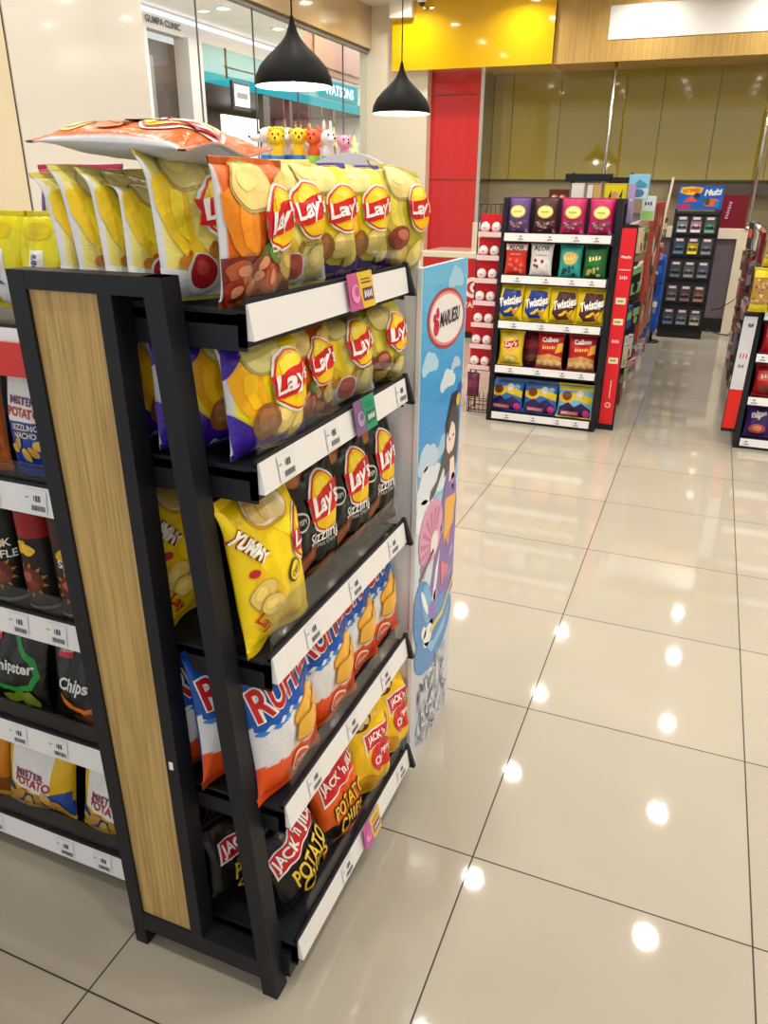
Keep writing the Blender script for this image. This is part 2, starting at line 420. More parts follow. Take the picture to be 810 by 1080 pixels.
def lays_art(bg, band, chipc, kind):
    def f(p):
        p.ell(.60, .55, .52, .60, [min(255, k * 1.0 + 18) for k in bg], 1, 15)
        p.ell(.72, .56, .40, .50, bg, 2, 15)
        p.poly([(.02, .76), (.14, .82), (.34, .72), (.30, .55), (.34, .40), (.44, .27), (.22, .22), (.08, .42), (.02, .60)], band, 3)
        p.poly([(.14, .70), (.26, .70), (.22, .54), (.28, .36), (.16, .42), (.12, .58)], [min(255, k * 1.12) for k in band], 4)
        p.base = 3
        if kind == 'purple':
            p.poly([(0, .97), (.42, .97), (.20, .86), (0, .68)], (62, 30, 160), 2)
            p.poly([(.0, .03), (1, .03), (1, .20), (.7, .13), (.4, .15), (.16, .26), (0, .40)], (62, 30, 160), 2)
            p.ell(.30, .30, .16, .14, (146, 92, 44), 4, 30); p.ell(.28, .32, .10, .08, (170, 112, 60), 5, 30)
            chip(p, .55, .30, .17, 40); chip(p, .70, .22, .15, 60, (238, 216, 110)); chip(p, .40, .86, .24, 10, (226, 214, 130))
            p.text('Potato Chips', .5, .075, .55, WHITE, 3, 0, .2, .06, .01)
        elif kind == 'bbq':
            p.poly([(0, .03), (1, .03), (1, .20), (.6, .34), (.2, .36), (0, .34)], (120, 34, 22), 2)
            for k, (a, b) in enumerate([(.14, .24), (.34, .28), (.22, .13), (.46, .18), (.56, .28), (.62, .13), (.30, .20), (.10, .10)]):
                p.ell(a, b, .12, .10, [(186, 92, 56), (150, 44, 28), (206, 130, 84)][k % 3], 3 + k % 2, k * 40, jit=.06, sd=k)
                p.ell(a + .02, b + .02, .06, .04, (222, 150, 110), 5, k * 30)
            p.ell(.40, .36, .12, .06, (70, 110, 40), 4, 30); p.ell(.52, .34, .10, .05, (90, 130, 50), 5, -20)
            chip(p, .34, .80, .24, 10, (234, 206, 120)); chip(p, .86, .78, .18, 30, (226, 190, 96)); chip(p, .84, .26, .16, -20, (226, 190, 96))
            p.text('Extra', .60, .40, .22, (250, 220, 190), 6, 6, .2, None, .01); p.text('Barbecue', .60, .05, .42, (250, 225, 200), 6, 0, .2, None, .01)
        elif kind == 'sour':
            p.poly([(0, .03), (1, .03), (1, .20), (.6, .26), (.3, .18), (0, .22)], (232, 236, 238), 2)
            p.ell(.34, .18, .17, .14, (240, 240, 240), 4); p.ell(.34, .19, .145, .115, (176, 30, 40), 5); p.ell(.32, .21, .07, .05, (206, 70, 70), 6)
            p.ell(.16, .25, .05, .04, (206, 130, 30), 3, 20); p.ell(.22, .30, .03, .02, (190, 90, 30), 3, 20); p.ell(.48, .32, .06, .05, (206, 130, 30), 3, 60)
            chip(p, .74, .20, .20, 30, (236, 218, 140)); chip(p, .34, .84, .22, 10, (230, 212, 130)); chip(p, .76, .84, .17, -30, (222, 200, 116))
            p.text('Potato Chips', .66, .345, .4, (110, 90, 30), 4, 0, .2, None, .01)
        elif kind == 'nori':
            p.poly([(0, .03), (1, .03), (1, .18), (.5, .24), (0, .30)], (170, 150, 62), 2)
            p.ell(.26, .30, .15, .12, (140, 60, 44), 4, 20); p.ell(.28, .33, .07, .05, (196, 120, 90), 5)
            chip(p, .36, .80, .26, 10, (222, 202, 120)); chip(p, .70, .17, .20, 30, (226, 206, 124)); chip(p, .34, .14, .15, -20, (214, 190, 104))
        p.base = 7; lays_logo(p, .67, .59, .29, 8, (214, 18, 30), .74)
    return f
def flat(c, top=None, bot=None, t1=.9, t0=.1):
    def f(u, v):
        if top and v > t1: return top
        if bot and v < t0: return bot
        return c
    return f
SW, SH, ST = .175, .195, .066
LB = {'purple': ((250, 226, 22), (244, 178, 12), None), 'bbq': ((222, 104, 26), (238, 140, 30), None), 'sour': ((240, 226, 118), (244, 206, 34), None), 'nori': ((190, 176, 46), (206, 190, 70), None)}
def lying_art(p):
    p.ell(.36, .80, .26, .22, (236, 206, 120), 1, 10); p.ell(.36, .80, .22, .18, (244, 218, 140), 2, 10)
    for k in range(16):
        r = random.Random(k + 9); p.ell(r.uniform(.12, .88), r.uniform(.42, .64), r.uniform(.09, .14), r.uniform(.07, .10), r.choice([(170, 74, 46), (140, 44, 30), (206, 130, 84), (110, 36, 24)]), 2 + k % 4, r.uniform(0, 90), jit=.06, sd=k)
    lays_logo(p, .42, .26, .28, 80)
def lays_small(kind, seed, h=SH, w=SW, bend=0.0, T=ST, art=None):
    bg, band, _ = LB[kind]
    sl = {'purple': (66, 36, 158), 'bbq': (196, 84, 24), 'sour': (232, 216, 110), 'nori': (182, 166, 50)}[kind]
    return make_bag('chip_bag', w, h, T, lambda u, v: (222, 224, 230) if u < .035 else bg, (art or lays_art(bg, band, None, kind)), seed, bend=bend, sealcol=sl, back=(206, 210, 218))
def stamp(p, u, v, r, c):
    p.ell(u, v, r, r * .8, c, 3, 10); p.ell(u, v, r * .82, r * .62, stamp.bg, 4, 10); p.text('CRISPY', u, v, r * 1.3, c, 5, 8, .1, r * .42, .02)
def art_black(p):
    chip(p, .30, .86, .18, 30, (196, 120, 60)); chip(p, .52, .93, .12, 10, (206, 140, 70))
    p.ell(.30, .20, .26, .10, (120, 60, 36), 2, 35, jit=.08); p.ell(.32, .21, .16, .06, (170, 100, 64), 3, 35); p.ell(.62, .13, .2, .08, (150, 84, 52), 2, 20, jit=.08)
    p.poly([(.05, .86), (.2, .78), (.5, .80), (.9, .70), (.9, .73), (.5, .83), (.2, .81), (.06, .89)], (50, 40, 46), 1)
    stamp.bg = (8, 8, 9); stamp(p, .24, .52, .12, (210, 210, 206))
    lays_logo(p, .66, .60, .27); p.text('Sizzling', .62, .36, .46, WHITE, 3, 6, .2, None, .01); p.text('Hot Chips', .64, .31, .26, (200, 200, 196), 3, 6, .2, None, 0)
def art_yummy(p):
    p.poly([(.55, .80), (.95, .60), (.95, .45), (.5, .72)], (252, 232, 40), 1); p.poly([(.10, .40), (.5, .06), (.75, .06), (.2, .56)], (246, 200, 8), 1)
    p.ell(.48, .85, .27, .19, (214, 160, 30), 2, 0); p.ell(.48, .86, .25, .17, (246, 238, 214), 3)
    for k, (a, b) in enumerate([(.38, .88), (.52, .90), (.46, .84), (.60, .86), (.34, .83), (.56, .81)]):
        p.ell(a, b, .11, .07, (236, 214, 150) if k % 2 else (222, 190, 110), 4 + k % 3, k * 35, jit=.06, sd=k)
    p.text('YUMMY', .16, .68, .42, (255, 252, 240), 6, -50, .1, .13, .05); p.text('YUMMY', .155, .685, .42, (150, 30, 30), 4, -50, .1, .15, .08)
    p.ell(.14, .52, .05, .04, (200, 40, 50), 3); lays_logo(p, .92, .60, .24)
    stamp.bg = (250, 220, 20); stamp(p, .62, .42, .13, (60, 50, 30))
    chip(p, .20, .37, .16, 50, (236, 208, 110)); p.base = 4; chip(p, .27, .30, .13, 10, (240, 214, 120)); p.text('Lay', .16, .20, .2, (190, 50, 30), 3, -50, .1, None, .03)
def ruffles_bg(u, v):
    wv = .012 * math.sin(u * 42)
    if v > .60 + .10 * (u - .5) + wv: return (16, 84, 178)
    if v < .27 + wv * .6: return (236, 84, 24)
    return (226, 228, 232)
def art_ruffles(p):
    def wavy(y0, y1, c, l):
        P = [(.02 + .96 * k / 40, y1 + .10 * (.96 * k / 40 - .48) + .011 * math.sin(k * 1.1)) for k in range(41)]
        P += [(.98 - .96 * k / 40, y0 + .10 * (.48 - .96 * k / 40) + .011 * math.sin(k * 1.1 + .6)) for k in range(41)]; p.poly(P, c, l)
    wavy(.575, .63, (16, 84, 178), 1); wavy(.545, .562, (50, 130, 210), 1)
    p.text('RUFFLES', .53, .765, 1.02, (255, 252, 250), 2, 12, .12, .34, .075); p.text('RUFFLES', .53, .765, 1.00, (196, 24, 34), 4, 12, .12, .31, .02)
    for k, (a, b, r) in enumerate([(.62, .50, .23), (.78, .44, .20), (.56, .40, .20)]):
        p.ell(a, b, r, r * .55, (206, 140, 40), 2 + k * 2, 25, jit=.06, sd=k); p.ell(a, b + .006, r * .9, r * .45, (238, 180, 70), 3 + k * 2, 25, jit=.06, sd=k)
    stamp.bg = (236, 84, 24); stamp(p, .46, .17, .13, (250, 236, 226))
def jj_art(bg):
    def f(p):
        P = [(.10, .52), (.92, .66), (.95, .90), (.14, .76)]
        p.poly(P, WHITE, 2); c = (.53, .71); p.poly([(c[0] + (x - c[0]) * .94, c[1] + (y - c[1]) * .86) for x, y in P], (206, 24, 40), 3)
        p.text("JACK 'n JILL", .53, .71, .76, (255, 252, 250), 5, 9, .1, .17, .03)
        for t, y in (('POTATO', .43), ('CHIPS', .24)):
            p.text(t, .56, y, .66 if t == 'POTATO' else .56, (40, 26, 10), 3, 9, .1, .24, .06); p.text(t, .56, y, .64 if t == 'POTATO' else .54, (236, 196, 60), 5, 9, .1, .22, .02)
    return f
def jj_yellow_art(p):
    p.ell(.30, .84, .26, .16, (96, 30, 20), 2)
    for k, (a, b) in enumerate([(.22, .88), (.36, .90), (.30, .82), (.42, .84), (.16, .82)]): p.ell(a, b, .11, .08, (232, 206, 140) if k % 2 else (218, 184, 106), 3 + k % 3, k * 40, jit=.06, sd=k)
    P = [(.24, .50), (.98, .58), (.98, .74), (.28, .68)]; p.poly(P, WHITE, 2); p.poly([(.27, .515), (.97, .59), (.96, .725), (.30, .665)], (206, 24, 40), 3)
    p.text("JACK 'n JILL", .63, .625, .58, (255, 252, 250), 5, 6, .1, .13, .03); p.ell(.64, .40, .28, .22, (206, 40, 40), 2); p.text('CHIPPY', .64, .40, .46, WHITE, 4, 8, .1, None, .03)
    p.ell(.30, .18, .2, .1, (214, 150, 30), 2)
def potato_bag_art(c, rows):
    def f(p):
        p.rect(.16, .46, .84, .92, (238, 236, 230), 1); p.text('MISTER', .5, .62, .5, (120, 40, 110), 3, -3, 0, .12, .03); p.text('POTATO', .5, .53, .62, (190, 40, 50), 3, -3, 0, .14, .03)
        if rows: p.text(rows[0], .5, .42, .5, (236, 226, 180), 3, 0, 0, None, .02); p.text(rows[1], .5, .36, .42, (236, 226, 180), 3, 0, 0, None, .02)
        for k in range(6): p.ell(.2 + .13 * k, .24 + .05 * math.sin(k * 2), .11, .07, (214, 160, 70) if k % 2 else (232, 190, 90), 2 + k % 3, k * 50, jit=.06, sd=k)
    return f
def potato_wide_art(p):
    p.poly([(.10, .30), (.72, .24), (.80, .84), (.20, .88)], (238, 236, 232), 1)
    p.text('MISTER', .45, .47, .42, (130, 40, 90), 3, -5, 0, .085, .03); p.text('POTATO', .47, .37, .54, (176, 46, 60), 3, -5, 0, .11, .03)
    p.poly([(.02, .04), (.98, .04), (.98, .34), (.6, .24), (.3, .2), (.02, .3)], (44, 84, 168), 2)
    for k in range(6): p.ell(.12 + .14 * k, .16 + .04 * math.sin(k * 2), .12, .06, (206, 150, 70) if k % 2 else (228, 186, 96), 3 + k % 3, k * 30, jit=.06, sd=k)
def chipster_art(c, chipc):
    def f(p):
        P = [(.58, .93), (.66, .80), (.86, .66), (.94, .46), (.84, .30), (.60, .24), (.34, .26), (.18, .36)]
        Q = [(.22, .42), (.36, .32), (.60, .30), (.80, .36), (.87, .48), (.80, .62), (.62, .74), (.56, .86)]
        p.poly(P + Q, c, 1); p.text('Chipster', .54, .52, .66, (226, 226, 224), 3, 2, .05, None, .03)
        p.poly([(.12, .78), (.36, .80), (.34, .93), (.14, .92)], RED, 2); p.text('Twisties', .25, .86, .2, WHITE, 4, 8, .2, None, .02)
        for k in range(4): p.ell(.5 + .11 * k, .16 + .03 * (k % 2), .11, .06, chipc, 2 + k, k * 40, jit=.07, sd=k)
    return f

# ------------------------------------------------------------------ room shell
def wall(name, box, m, b=0):
    mb = MB(); mb.box(*box, b=b); return struct(mb.build(name, m))
mb = MB(); mb.add([(-3.2, -4, 0), (5, -4, 0), (5, 9.0, 0), (-3.2, 9.0, 0)], [(0, 1, 2, 3)]); struct(mb.build('floor', 'tile'))
wall('ceiling', (-3.2, -4, 3.35, 5, 9.0, 3.5), 'ceil')
wall('wall_right', (5, -4, 0, 5.1, 9.0, 3.5), 'wallc')
mb = MB(); mb.box(-3.25, -1.5, 0, -3.1, 2.615, 3.35); struct(mb.build('wall_left', 'wallc'))
wall('trim_1', (-3.25, 2.615, 0, -3.11, 2.635, 3.35), 'seam')
wall('wall_left_panel', (-3.25, 2.635, 0, -3.1, 3.907, 3.35), 'panel')
wall('wall_left_bulkhead', (-3.25, 3.907, 2.93, -3.1, 8.06, 3.35), 'tan')
wall('wall_left_column', (-3.25, 8.06, 0, -2.40, 9.0, 3.35), 'cream')
wall('wall_back_red', (-2.40, 8.2, 0, -1.80, 8.7, 3.0), 'redp')
wall('trim_2', (-1.80, 8.18, 0, -1.76, 8.7, 2.7), 'chrome')
for z in (2.45, 1.55): wall('trim_3', (-2.40, 8.196, z, -1.80, 8.2, z + .008), 'seam')
wall('wall_back', (-1.76, 8.66, 0, 5, 9.0, 3.35), 'back')
wall('wall_back_soffit_yellow', (-2.80, 7.95, 2.685, -.975, 8.66, 3.35), 'yelp')
wall('wall_back_soffit', (-.972, 8.0, 2.685, 5, 8.66, 3.35), 'lam')
wall('ceiling_beam', (-2.80, 7.86, 3.19, -2.54, 7.95, 3.35), 'ceil')
mb = MB(); mb.box(-.425, 7.992, 2.88, 1.6, 8.0, 3.18, b=.002); tag(mb.build('blank_sign_board', 'white'), 'long blank white sign board on the wood bulkhead above the olive wall', 'sign')
# olive glass wall in sheets
xs = [-1.76, -1.53, -.97, -.41, .15, .72, 1.30, 1.9, 2.6]
for i in range(len(xs) - 1): wall('wall_back_glass_sheet', (xs[i] + .003, 8.63, 1.57, xs[i + 1] - .003, 8.66, 2.684), 'olive')
wall('trim_4', (-1.76, 8.628, 1.545, 2.6, 8.66, 1.57), 'seam')
wall('wall_back_dark_shelf', (.35, 8.5, 1.42, 2.6, 8.66, 1.53), 'malld')
for x, lab in ((-.317, 'slim chrome pole rising behind the middle snack rack to the bulkhead'), (1.22, 'slim chrome pole at the right edge beside the dark red panel')):
    mb = MB(); mb.tube([(x, 8.05, 1.09), (x, 8.05, 2.685)], .017, 12); mb.lathe([(.03, 0), (.03, .02), (.017, .025)], 16, cx=x, cy=8.05, cz=1.09)
    tag(mb.build('chrome_pole', 'chrome'), lab, 'pole')
# shopfront window
w1 = MB(); w1.box(-3.19, 3.91, 0, -3.13, 8.06, .08); w1.box(-3.19, 3.91, 2.89, -3.13, 8.06, 2.93); w1 = struct(w1.build('window_1', 'grey'))
ys = [3.91, 4.66, 5.52, 6.33, 7.40, 8.06]
for i in range(5):
    mb = MB(); mb.box(-3.166, ys[i] + .0015, .08, -3.154, ys[i + 1] - .0015, 2.89); mb.build('pane', 'glass', w1)
for y in ys[1:-1]:
    mb = MB(); mb.box(-3.168, y - .0015, .08, -3.152, y + .0015, 2.89); mb.build('glass_joint', 'grey', w1)
# security dome
t = empty('security_camera', (-2.42, 7.86, 3.34))
mb = MB(); mb.lathe([(0, 0), (.05, 0), (.05, -.02), (.04, -.03)], 20); mb.build('base', 'white', t)
mb = MB(); mb.ball((0, 0, -.03), .035); mb.build('dome', 'blackm', t)
tag(t, 'small dark dome camera on the ceiling in front of the yellow soffit', 'camera')

# ------------------------------------------------------------------ ceiling downlights
def make_down():
    t = empty('ceiling_downlight')
    mb = MB(); mb.lathe([(.062, 0), (.082, 0), (.082, -.008), (.064, -.010), (.062, 0)], 28); mb.build('trim_ring', 'white', t)
    mb = MB(); mb.lathe([(0, -.002), (.062, -.002)], 28); mb.build('lens', 'lens', t)
    return t
LX = [-1.27, -.03, 1.215, 2.46, 3.7]; LY = [-.87, .37, 1.6, 2.84, 4.08, 5.33, 6.6, 7.6]
lamp_d = bpy.data.lights.new('downlight', 'AREA'); lamp_d.shape = 'DISK'; lamp_d.size = .12; lamp_d.energy = 9.5; lamp_d.color = (1, .965, .90); lamp_d.spread = rad(150)
for i, x in enumerate(LX + [-2.5]):
    for j, y in enumerate(LY):
        if y < 0 and x < -.5: continue
        t = use('down', make_down); t.location = (x, y, 3.35)
        tag(t, 'round white recessed downlight in the store ceiling', 'ceiling light', 'recessed downlights in the store ceiling')
        l = bpy.data.objects.new('downlight_beam', lamp_d); COL.objects.link(l); l.location = (x, y, 3.335)

# ------------------------------------------------------------------ pendants
def make_pendant():
    t = empty('pendant_lamp'); out = [(.190, 0), (.192, .012), (.186, .045), (.165, .085), (.128, .125), (.088, .160), (.056, .190), (.036, .215), (.024, .240), (.015, .265), (.010, .285), (.008, .30)]
    mb = MB(); mb.lathe(out, 48); mb.lathe([(0, .30), (.008, .30)], 48); mb.build('lamp_shade', 'lamp', t)
    inn = [(.190, 0), (.183, .012), (.176, .045), (.156, .083), (.12, .122), (.08, .155), (.05, .182), (0, .184)]
    mb = MB(); mb.lathe(inn[::-1], 48); mb.build('shade_lining', 'lampin', t)
    mb = MB(); mb.ball((0, 0, .06), .04, n=16); mb.tube([(0, 0, .09), (0, 0, .18)], .015); mb.build('bulb', 'bulb', t)
    mb = MB(); mb.tube([(0, 0, .295), (0, 0, 1.446)], .004); mb.build('cord', 'lamp', t)
    return t
for x, y, lab in ((-1.147, 2.5, 'black bell-shaped pendant lamp, the nearer one, hanging before the shop window'), (-1.153, 4.0, 'black bell-shaped pendant lamp, the farther smaller one, hanging before the cream column')):
    t = use('pend', make_pendant); t.location = (x, y, 1.904); tag(t, lab, 'pendant lamp', 'black pendant lamps')
    l = bpy.data.lights.new('pendant_glow', 'POINT'); l.energy = 9; l.color = (1, .92, .8); l.shadow_soft_size = .04
    o = bpy.data.objects.new('pendant_glow', l); COL.objects.link(o); o.location = (x, y, 1.93)

# ------------------------------------------------------------------ racks
def barcode_tag(y0, y1, z0, z1, x0, x1, wd, parent, yc):
    """a price ticket lying on the sloped strip (front edge line (x0,z1)-(x1,z0)), centred at yc"""
    mb = MB(); h = math.hypot(x1 - x0, z1 - z0); up = Vector((x0 - x1, 0, z1 - z0)).normalized(); nr = Vector((up.z, 0, -up.x))
    S = flatS(wd, h * .84, Vector((x1, yc, z0)) + up * h * .08, (0, 1, 0), up, nr)
    P = Pr(mb, S, wd, h * .84, seg=.05)
    P.rect(0, 0, 1, 1, (232, 233, 236), 2); r = random.Random(int(yc * 1000 + z0 * 77))
    x = .30
    while x < .9: w = r.uniform(.01, .035); P.rect(x, .12, x + w, .34, (90, 92, 104), 3); x += w + r.uniform(.008, .02)
    P.rect(.04, .62, .2, .68, (150, 152, 160), 3); P.rect(.42, .52, .46, .74, (80, 84, 96), 3); P.rect(.50, .5, .60, .76, (80, 84, 96), 3); P.rect(.63, .5, .72, .76, (80, 84, 96), 3)
    return mb.build('price_tag', 'card', parent)
def make_shelf(parent, y0, y1, xb, xf, z, tags, guard=0.0, lip=.045, fall=.008, brackets=True, gy0=None):
    """black tray from xb to xf, front strip, tickets and clear guard"""
    mb = MB(); mb.box(xb, y0, z - .018, xf, y1, z, b=.002)
    mb.box(xf - .012, y0, z - .045, xf, y1, z)
    if brackets:
        for y in (y0, y1 - .004):
            mb.prism([(xb, z + .004), (xf, z + .004), (xf, z - .05), (xb + .1, z - .05), (xb, z - .09)], y, y + .004, 'y')
    s = mb.build('shelf', 'black', parent)
    z1 = z + .012; z0 = z1 - lip
    mb = MB(); mb.prism([(xf, z1), (xf + .003, z1), (xf + .003 + fall, z0), (xf, z0)], y0 + .004, y1 - .004, 'y'); mb.build('price_strip', 'strip', s)
    mb = MB()
    mb.prism([(xf - .004, z1 + .008), (xf + .004, z1 + .008), (xf + .016 + fall, z0 - .006), (xf, z0 - .006)], y1 - .004, y1 + .008, 'y')
    mb.box(xf - .003, y0, z1, xf + .002, y1, z1 + .006); mb.build('strip_holder', 'black', s)
    for yc in tags: barcode_tag(0, 0, z0, z1, xf + .0035, xf + .0035 + fall, .05, s, yc)
    if guard:
        mb = MB(); mb.box(xf - .006, (gy0 if gy0 is not None else y0 + .02), z1 + .004, xf - .003, y1 - .02, z1 + guard); mb.build('clear_guard', 'acryl', s)
    return s
def make_end_frame(y, parent, top=1.33, wood=True, xt=.246, xb=.348):
    d = .04; mb = MB(); L = lambda x, z: (x + .016 - .034 * z / top, z)
    mb.prism([L(0, 0), L(.028, 0), L(.031, top), L(0, top)], y, y + d)                                     # rear upright
    mb.prism([L(.031, top - .026), L(.031, top), (xt, top), (xt + .0021, top - .026)], y + .0004, y + d - .0004)  # head rail
    mb.prism([(xb - .032, 0), (xb, 0), (xt, top), (xt - .032, top)], y + .0008, y + d - .0008)              # sloping upright
    mb.prism([L(.028, .045), (xb - .03, .045), (xb - .034, .09), L(.028, .09)], y + .0004, y + d - .0004)    # foot rail
    mb.prism([L(.146, .09), L(.172, .09), L(.180, top - .026), L(.156, top - .026)], y + .0004, y + d - .0004)  # inner upright
    o = mb.build('side_frame', 'black', parent)
    if wood:
        mb = MB(); mb.prism([L(.027, .086), L(.148, .086), L(.158, top - .024), L(.030, top - .024)], y + .006, y + .020); mb.build('wood_panel', 'wood', o)
    return o
Y0, Y1 = -.476, .20
ZS = [1.285, 1.065, .738, .437, .108]
rack = empty('display_rack', (0, 0, 0))
make_end_frame(Y0, rack); make_end_frame(Y1 - .03, rack, wood=False)
mb = MB(); mb.box(-.012, Y0 + .042, .04, -.002, Y1, 1.325); mb.build('back_panel', 'blackm', rack)
mb = MB(); mb.box(.0, Y0 + .032, .03, .36, Y1 - .032, .085); mb.build('plinth', 'black', rack)
for i, z in enumerate(ZS):
    xf = [.343, .346, .350, .360, .372][i]
    tg = [[], [-.36, -.20, .12], [-.30, -.12, .08], [-.33, -.16, .02], [-.22, -.07, .10]][i]
    make_shelf(rack, Y0 + .042, Y1 - .042, .002, xf, z, tg, [.062, .055, .075, .055, .05][i], .048, gy0=[-.41, -.42, -.42, -.40, -.38][i])
mb = MB(); mb.box(.160, Y0 - .0012, .50, .168, Y0, .516); mb.build('sticker', 'white', rack)
tag(rack, 'tall black end rack with oak side panel and five shelves of chips, nearest in view', 'display rack')
# promo cards
def promo(name, w, h, cols, o, lab):
    mb = MB(); up = Vector((-.16, 0, 1)).normalized(); nr = Vector((up.z, 0, -up.x))
    S = flatS(w, h, o, (0, 1, 0), up, nr); vs = [S(a, b, e) for e in (0, .0015) for a, b in ((0, 0), (1, 0), (1, 1), (0, 1))]
    mb.add(vs, [(3, 2, 1, 0), (4, 5, 6, 7)] + [(i, (i + 1) % 4, (i + 1) % 4 + 4, i + 4) for i in range(4)], cols[0])
    P = Pr(mb, lambda a, b, e: S(a, b, e + .0015), w, h, seg=.03)
    P.poly([(.48, 0), (1, 0), (1, 1), (.36, 1)], cols[1], 1); P.ell(.24, .45, .17, .15, cols[2], 2); P.ell(.28, .5, .09, .08, cols[0], 3)
    P.rect(.52, .2, .94, .55, cols[3], 2); scrib(P, .73, .38, .34, .13, WHITE, 3); P.rect(.5, .68, .9, .72, cols[3], 2); P.rect(.5, .78, .86, .81, cols[3], 2)
    tag(mb.build(name, 'card'), lab, 'promo card')
promo('promo_card', .100, .060, [(196, 90, 150), (232, 190, 60), (236, 150, 190), (90, 60, 90)], (.3605, -.085, 1.249), 'pink and yellow promotion card clipped to the top shelf strip')
promo('promo_card', .090, .062, [(128, 96, 140), (28, 150, 110), (180, 150, 190), (20, 110, 90)], (.3635, -.075, 1.029), 'teal green and mauve promotion card clipped to the second shelf strip')
promo('promo_card', .085, .062, [(206, 90, 170), (226, 200, 90), (236, 160, 210), (150, 60, 120)], (.3905, -.10, .070), 'magenta and yellow promotion card clipped to the lowest shelf strip')

# ------------------------------------------------------------------ bags on the end rack
CAT = 'bag of chips'
def put(key, maker, x, y, z, yaw, lean, roll, label, group=None, face=90):
    o = use(key, maker); pose(o, x, y, z, yaw, lean, roll, face); tag(o, label, CAT, group); return o
G1, G2, G3, G4, G5 = ['chip bags on the %s shelf of the end rack' % s for s in ('top', 'second', 'third', 'fourth', 'lowest')]
# top shelf, first column, front to back
for i, (x, y, yaw, lean, roll, sd, hh, lab) in enumerate([
    (.062, -.345, -14, 13, 3, 1, .178, 'pale yellow chip bag, leftmost and rearmost in the row on the top shelf'),
    (.100, -.345, -18, 13, 1, 2, .188, 'pale yellow chip bag, second from the left in the row on the top shelf'),
    (.140, -.345, -14, 12, 4, 3, .185, 'pale yellow chip bag, third from the left in the row, white back edge showing'),
    (.186, -.350, -20, 11, 6, 4, .174, 'pale yellow chip bag with folded-over top, fourth from the left on the top shelf'),
    (.238, -.350, -14, 8, 2, 5, .204, 'tall pale yellow chip bag standing just behind the front orange bag')]):
    put('sour%d' % i, lays_small('sour', sd * 3.3, hh, .18, bend=[.15, .12, .2, .35, .15][i], T=.042), x, y, ZS[0] + .004, yaw, lean, roll, lab, G1)
put('bbqtop', lays_small('bbq', 2.2, .186, .172, T=.055, bend=0.02), .312, -.350, ZS[0] + .004, -2, 0, 0, 'large orange barbecue chip bag at the front left of the top shelf', G1)
put('sourF', lays_small('sour', 8.4, .195, .165, bend=.1), .276, -.186, ZS[0] + .004, -16, 3, -2, 'cream yellow chip bag with red logo right of the front orange bag, top shelf', G1)
put('purpT', lays_small('purple', 1.3, .193, .155, bend=.08), .280, -.060, ZS[0] + .004, -18, 3, -2, 'bright yellow and purple chip bag, left one of the pair on the top shelf', G1)
put('purpT', None, .290, .058, ZS[0] + .004, -18, 2, -1, 'bright yellow and purple chip bag, right one of the pair on the top shelf', G1)
put('noriT', lays_small('nori', 5.1, .198, .165, bend=.12), .322, .165, ZS[0] + .004, -14, 2, 6, 'olive green chip bag at the far right end of the top shelf', G1)
o = put('bbqlie', lays_small('bbq', 6.0, .290, .185, T=.060, art=lying_art), .030, -.352, 1.530, 0, 0, 0, 'orange barbecue chip bag lying flat across the row of pale yellow bags', G1)
o.matrix_world = Matrix.Translation((.285, -.345, 1.484)) @ Matrix.Rotation(rad(3), 4, 'Y') @ Matrix.Rotation(rad(84), 4, 'Z') @ Matrix.Rotation(rad(-90), 4, 'X') @ Matrix.Rotation(rad(0), 4, 'Z')
# second shelf
for i, (x, lab) in enumerate([(.128, 'yellow purple-cornered chip bag, rearmost in the row behind the sloping post, second shelf'), (.182, 'yellow purple-cornered chip bag, third back in the row on the second shelf'), (.240, 'yellow purple-cornered chip bag just behind the front one on the second shelf')]):
    put('purpR', lays_small('purple', 4.2, .185, .165, bend=.12, T=.055), x, -.345 + .002 * i, ZS[1] + .004, -6 - 3 * i, 2, 2, lab, G2)
put('purpF', lays_small('purple', 7.7, .172, .180, bend=.05), .312, -.336, ZS[1] + .004, -10, 5, 1, 'yellow purple-cornered chip bag at the front left of the second shelf', G2)
put('bbqS', lays_small('bbq', 9.1, .170, .15, bend=.05), .290, -.190, ZS[1] + .004, -14, 4, 2, 'orange barbecue chip bag in the middle of the second shelf', G2)
put('sourS', lays_small('sour', 2.9, .172, .165, bend=.3), .298, -.030, ZS[1] + .004, -14, 6, -2, 'cream yellow chip bag with crumpled top between orange and olive bags, second shelf', G2)
put('noriS', lays_small('nori', 3.4, .172, .15, bend=.2), .305, .125, ZS[1] + .004, -14, 4, 2, 'olive green chip bag at the far right end of the second shelf', G2)
# third shelf
YB = (250, 218, 18)
ym = make_bag('chip_bag', .180, .275, .080, flat(YB), art_yummy, 3.9, bend=.1, sealcol=(240, 200, 20), back=(240, 205, 20), wr=1.3)
put('yum', ym, .140, -.345, ZS[2] + .004, -4, 3, -2, 'big yellow chip bag standing at the back left of the third shelf', G3)
put('yum', None, .314, -.345, ZS[2] + .004, -6, 6, -2, 'big yellow chip bag with bowl of chips at the front left of the third shelf', G3)
bk = make_bag('chip_bag', .19, .27, .075, flat((8, 8, 9)), art_black, 6.6, bend=.1, sealcol=(16, 15, 17), back=(20, 20, 22), wr=1.3)
for x, y, yaw, lab in ((.280, -.170, -14, 'black sizzling chip bag next to the big yellow one on the third shelf'), (.285, -.025, -14, 'black sizzling chip bag, middle of the three on the third shelf'), (.290, .115, -10, 'black sizzling chip bag at the far right end of the third shelf')):
    put('blk', bk, x, y, ZS[2] + .004, yaw, 6, 2, lab, G3)
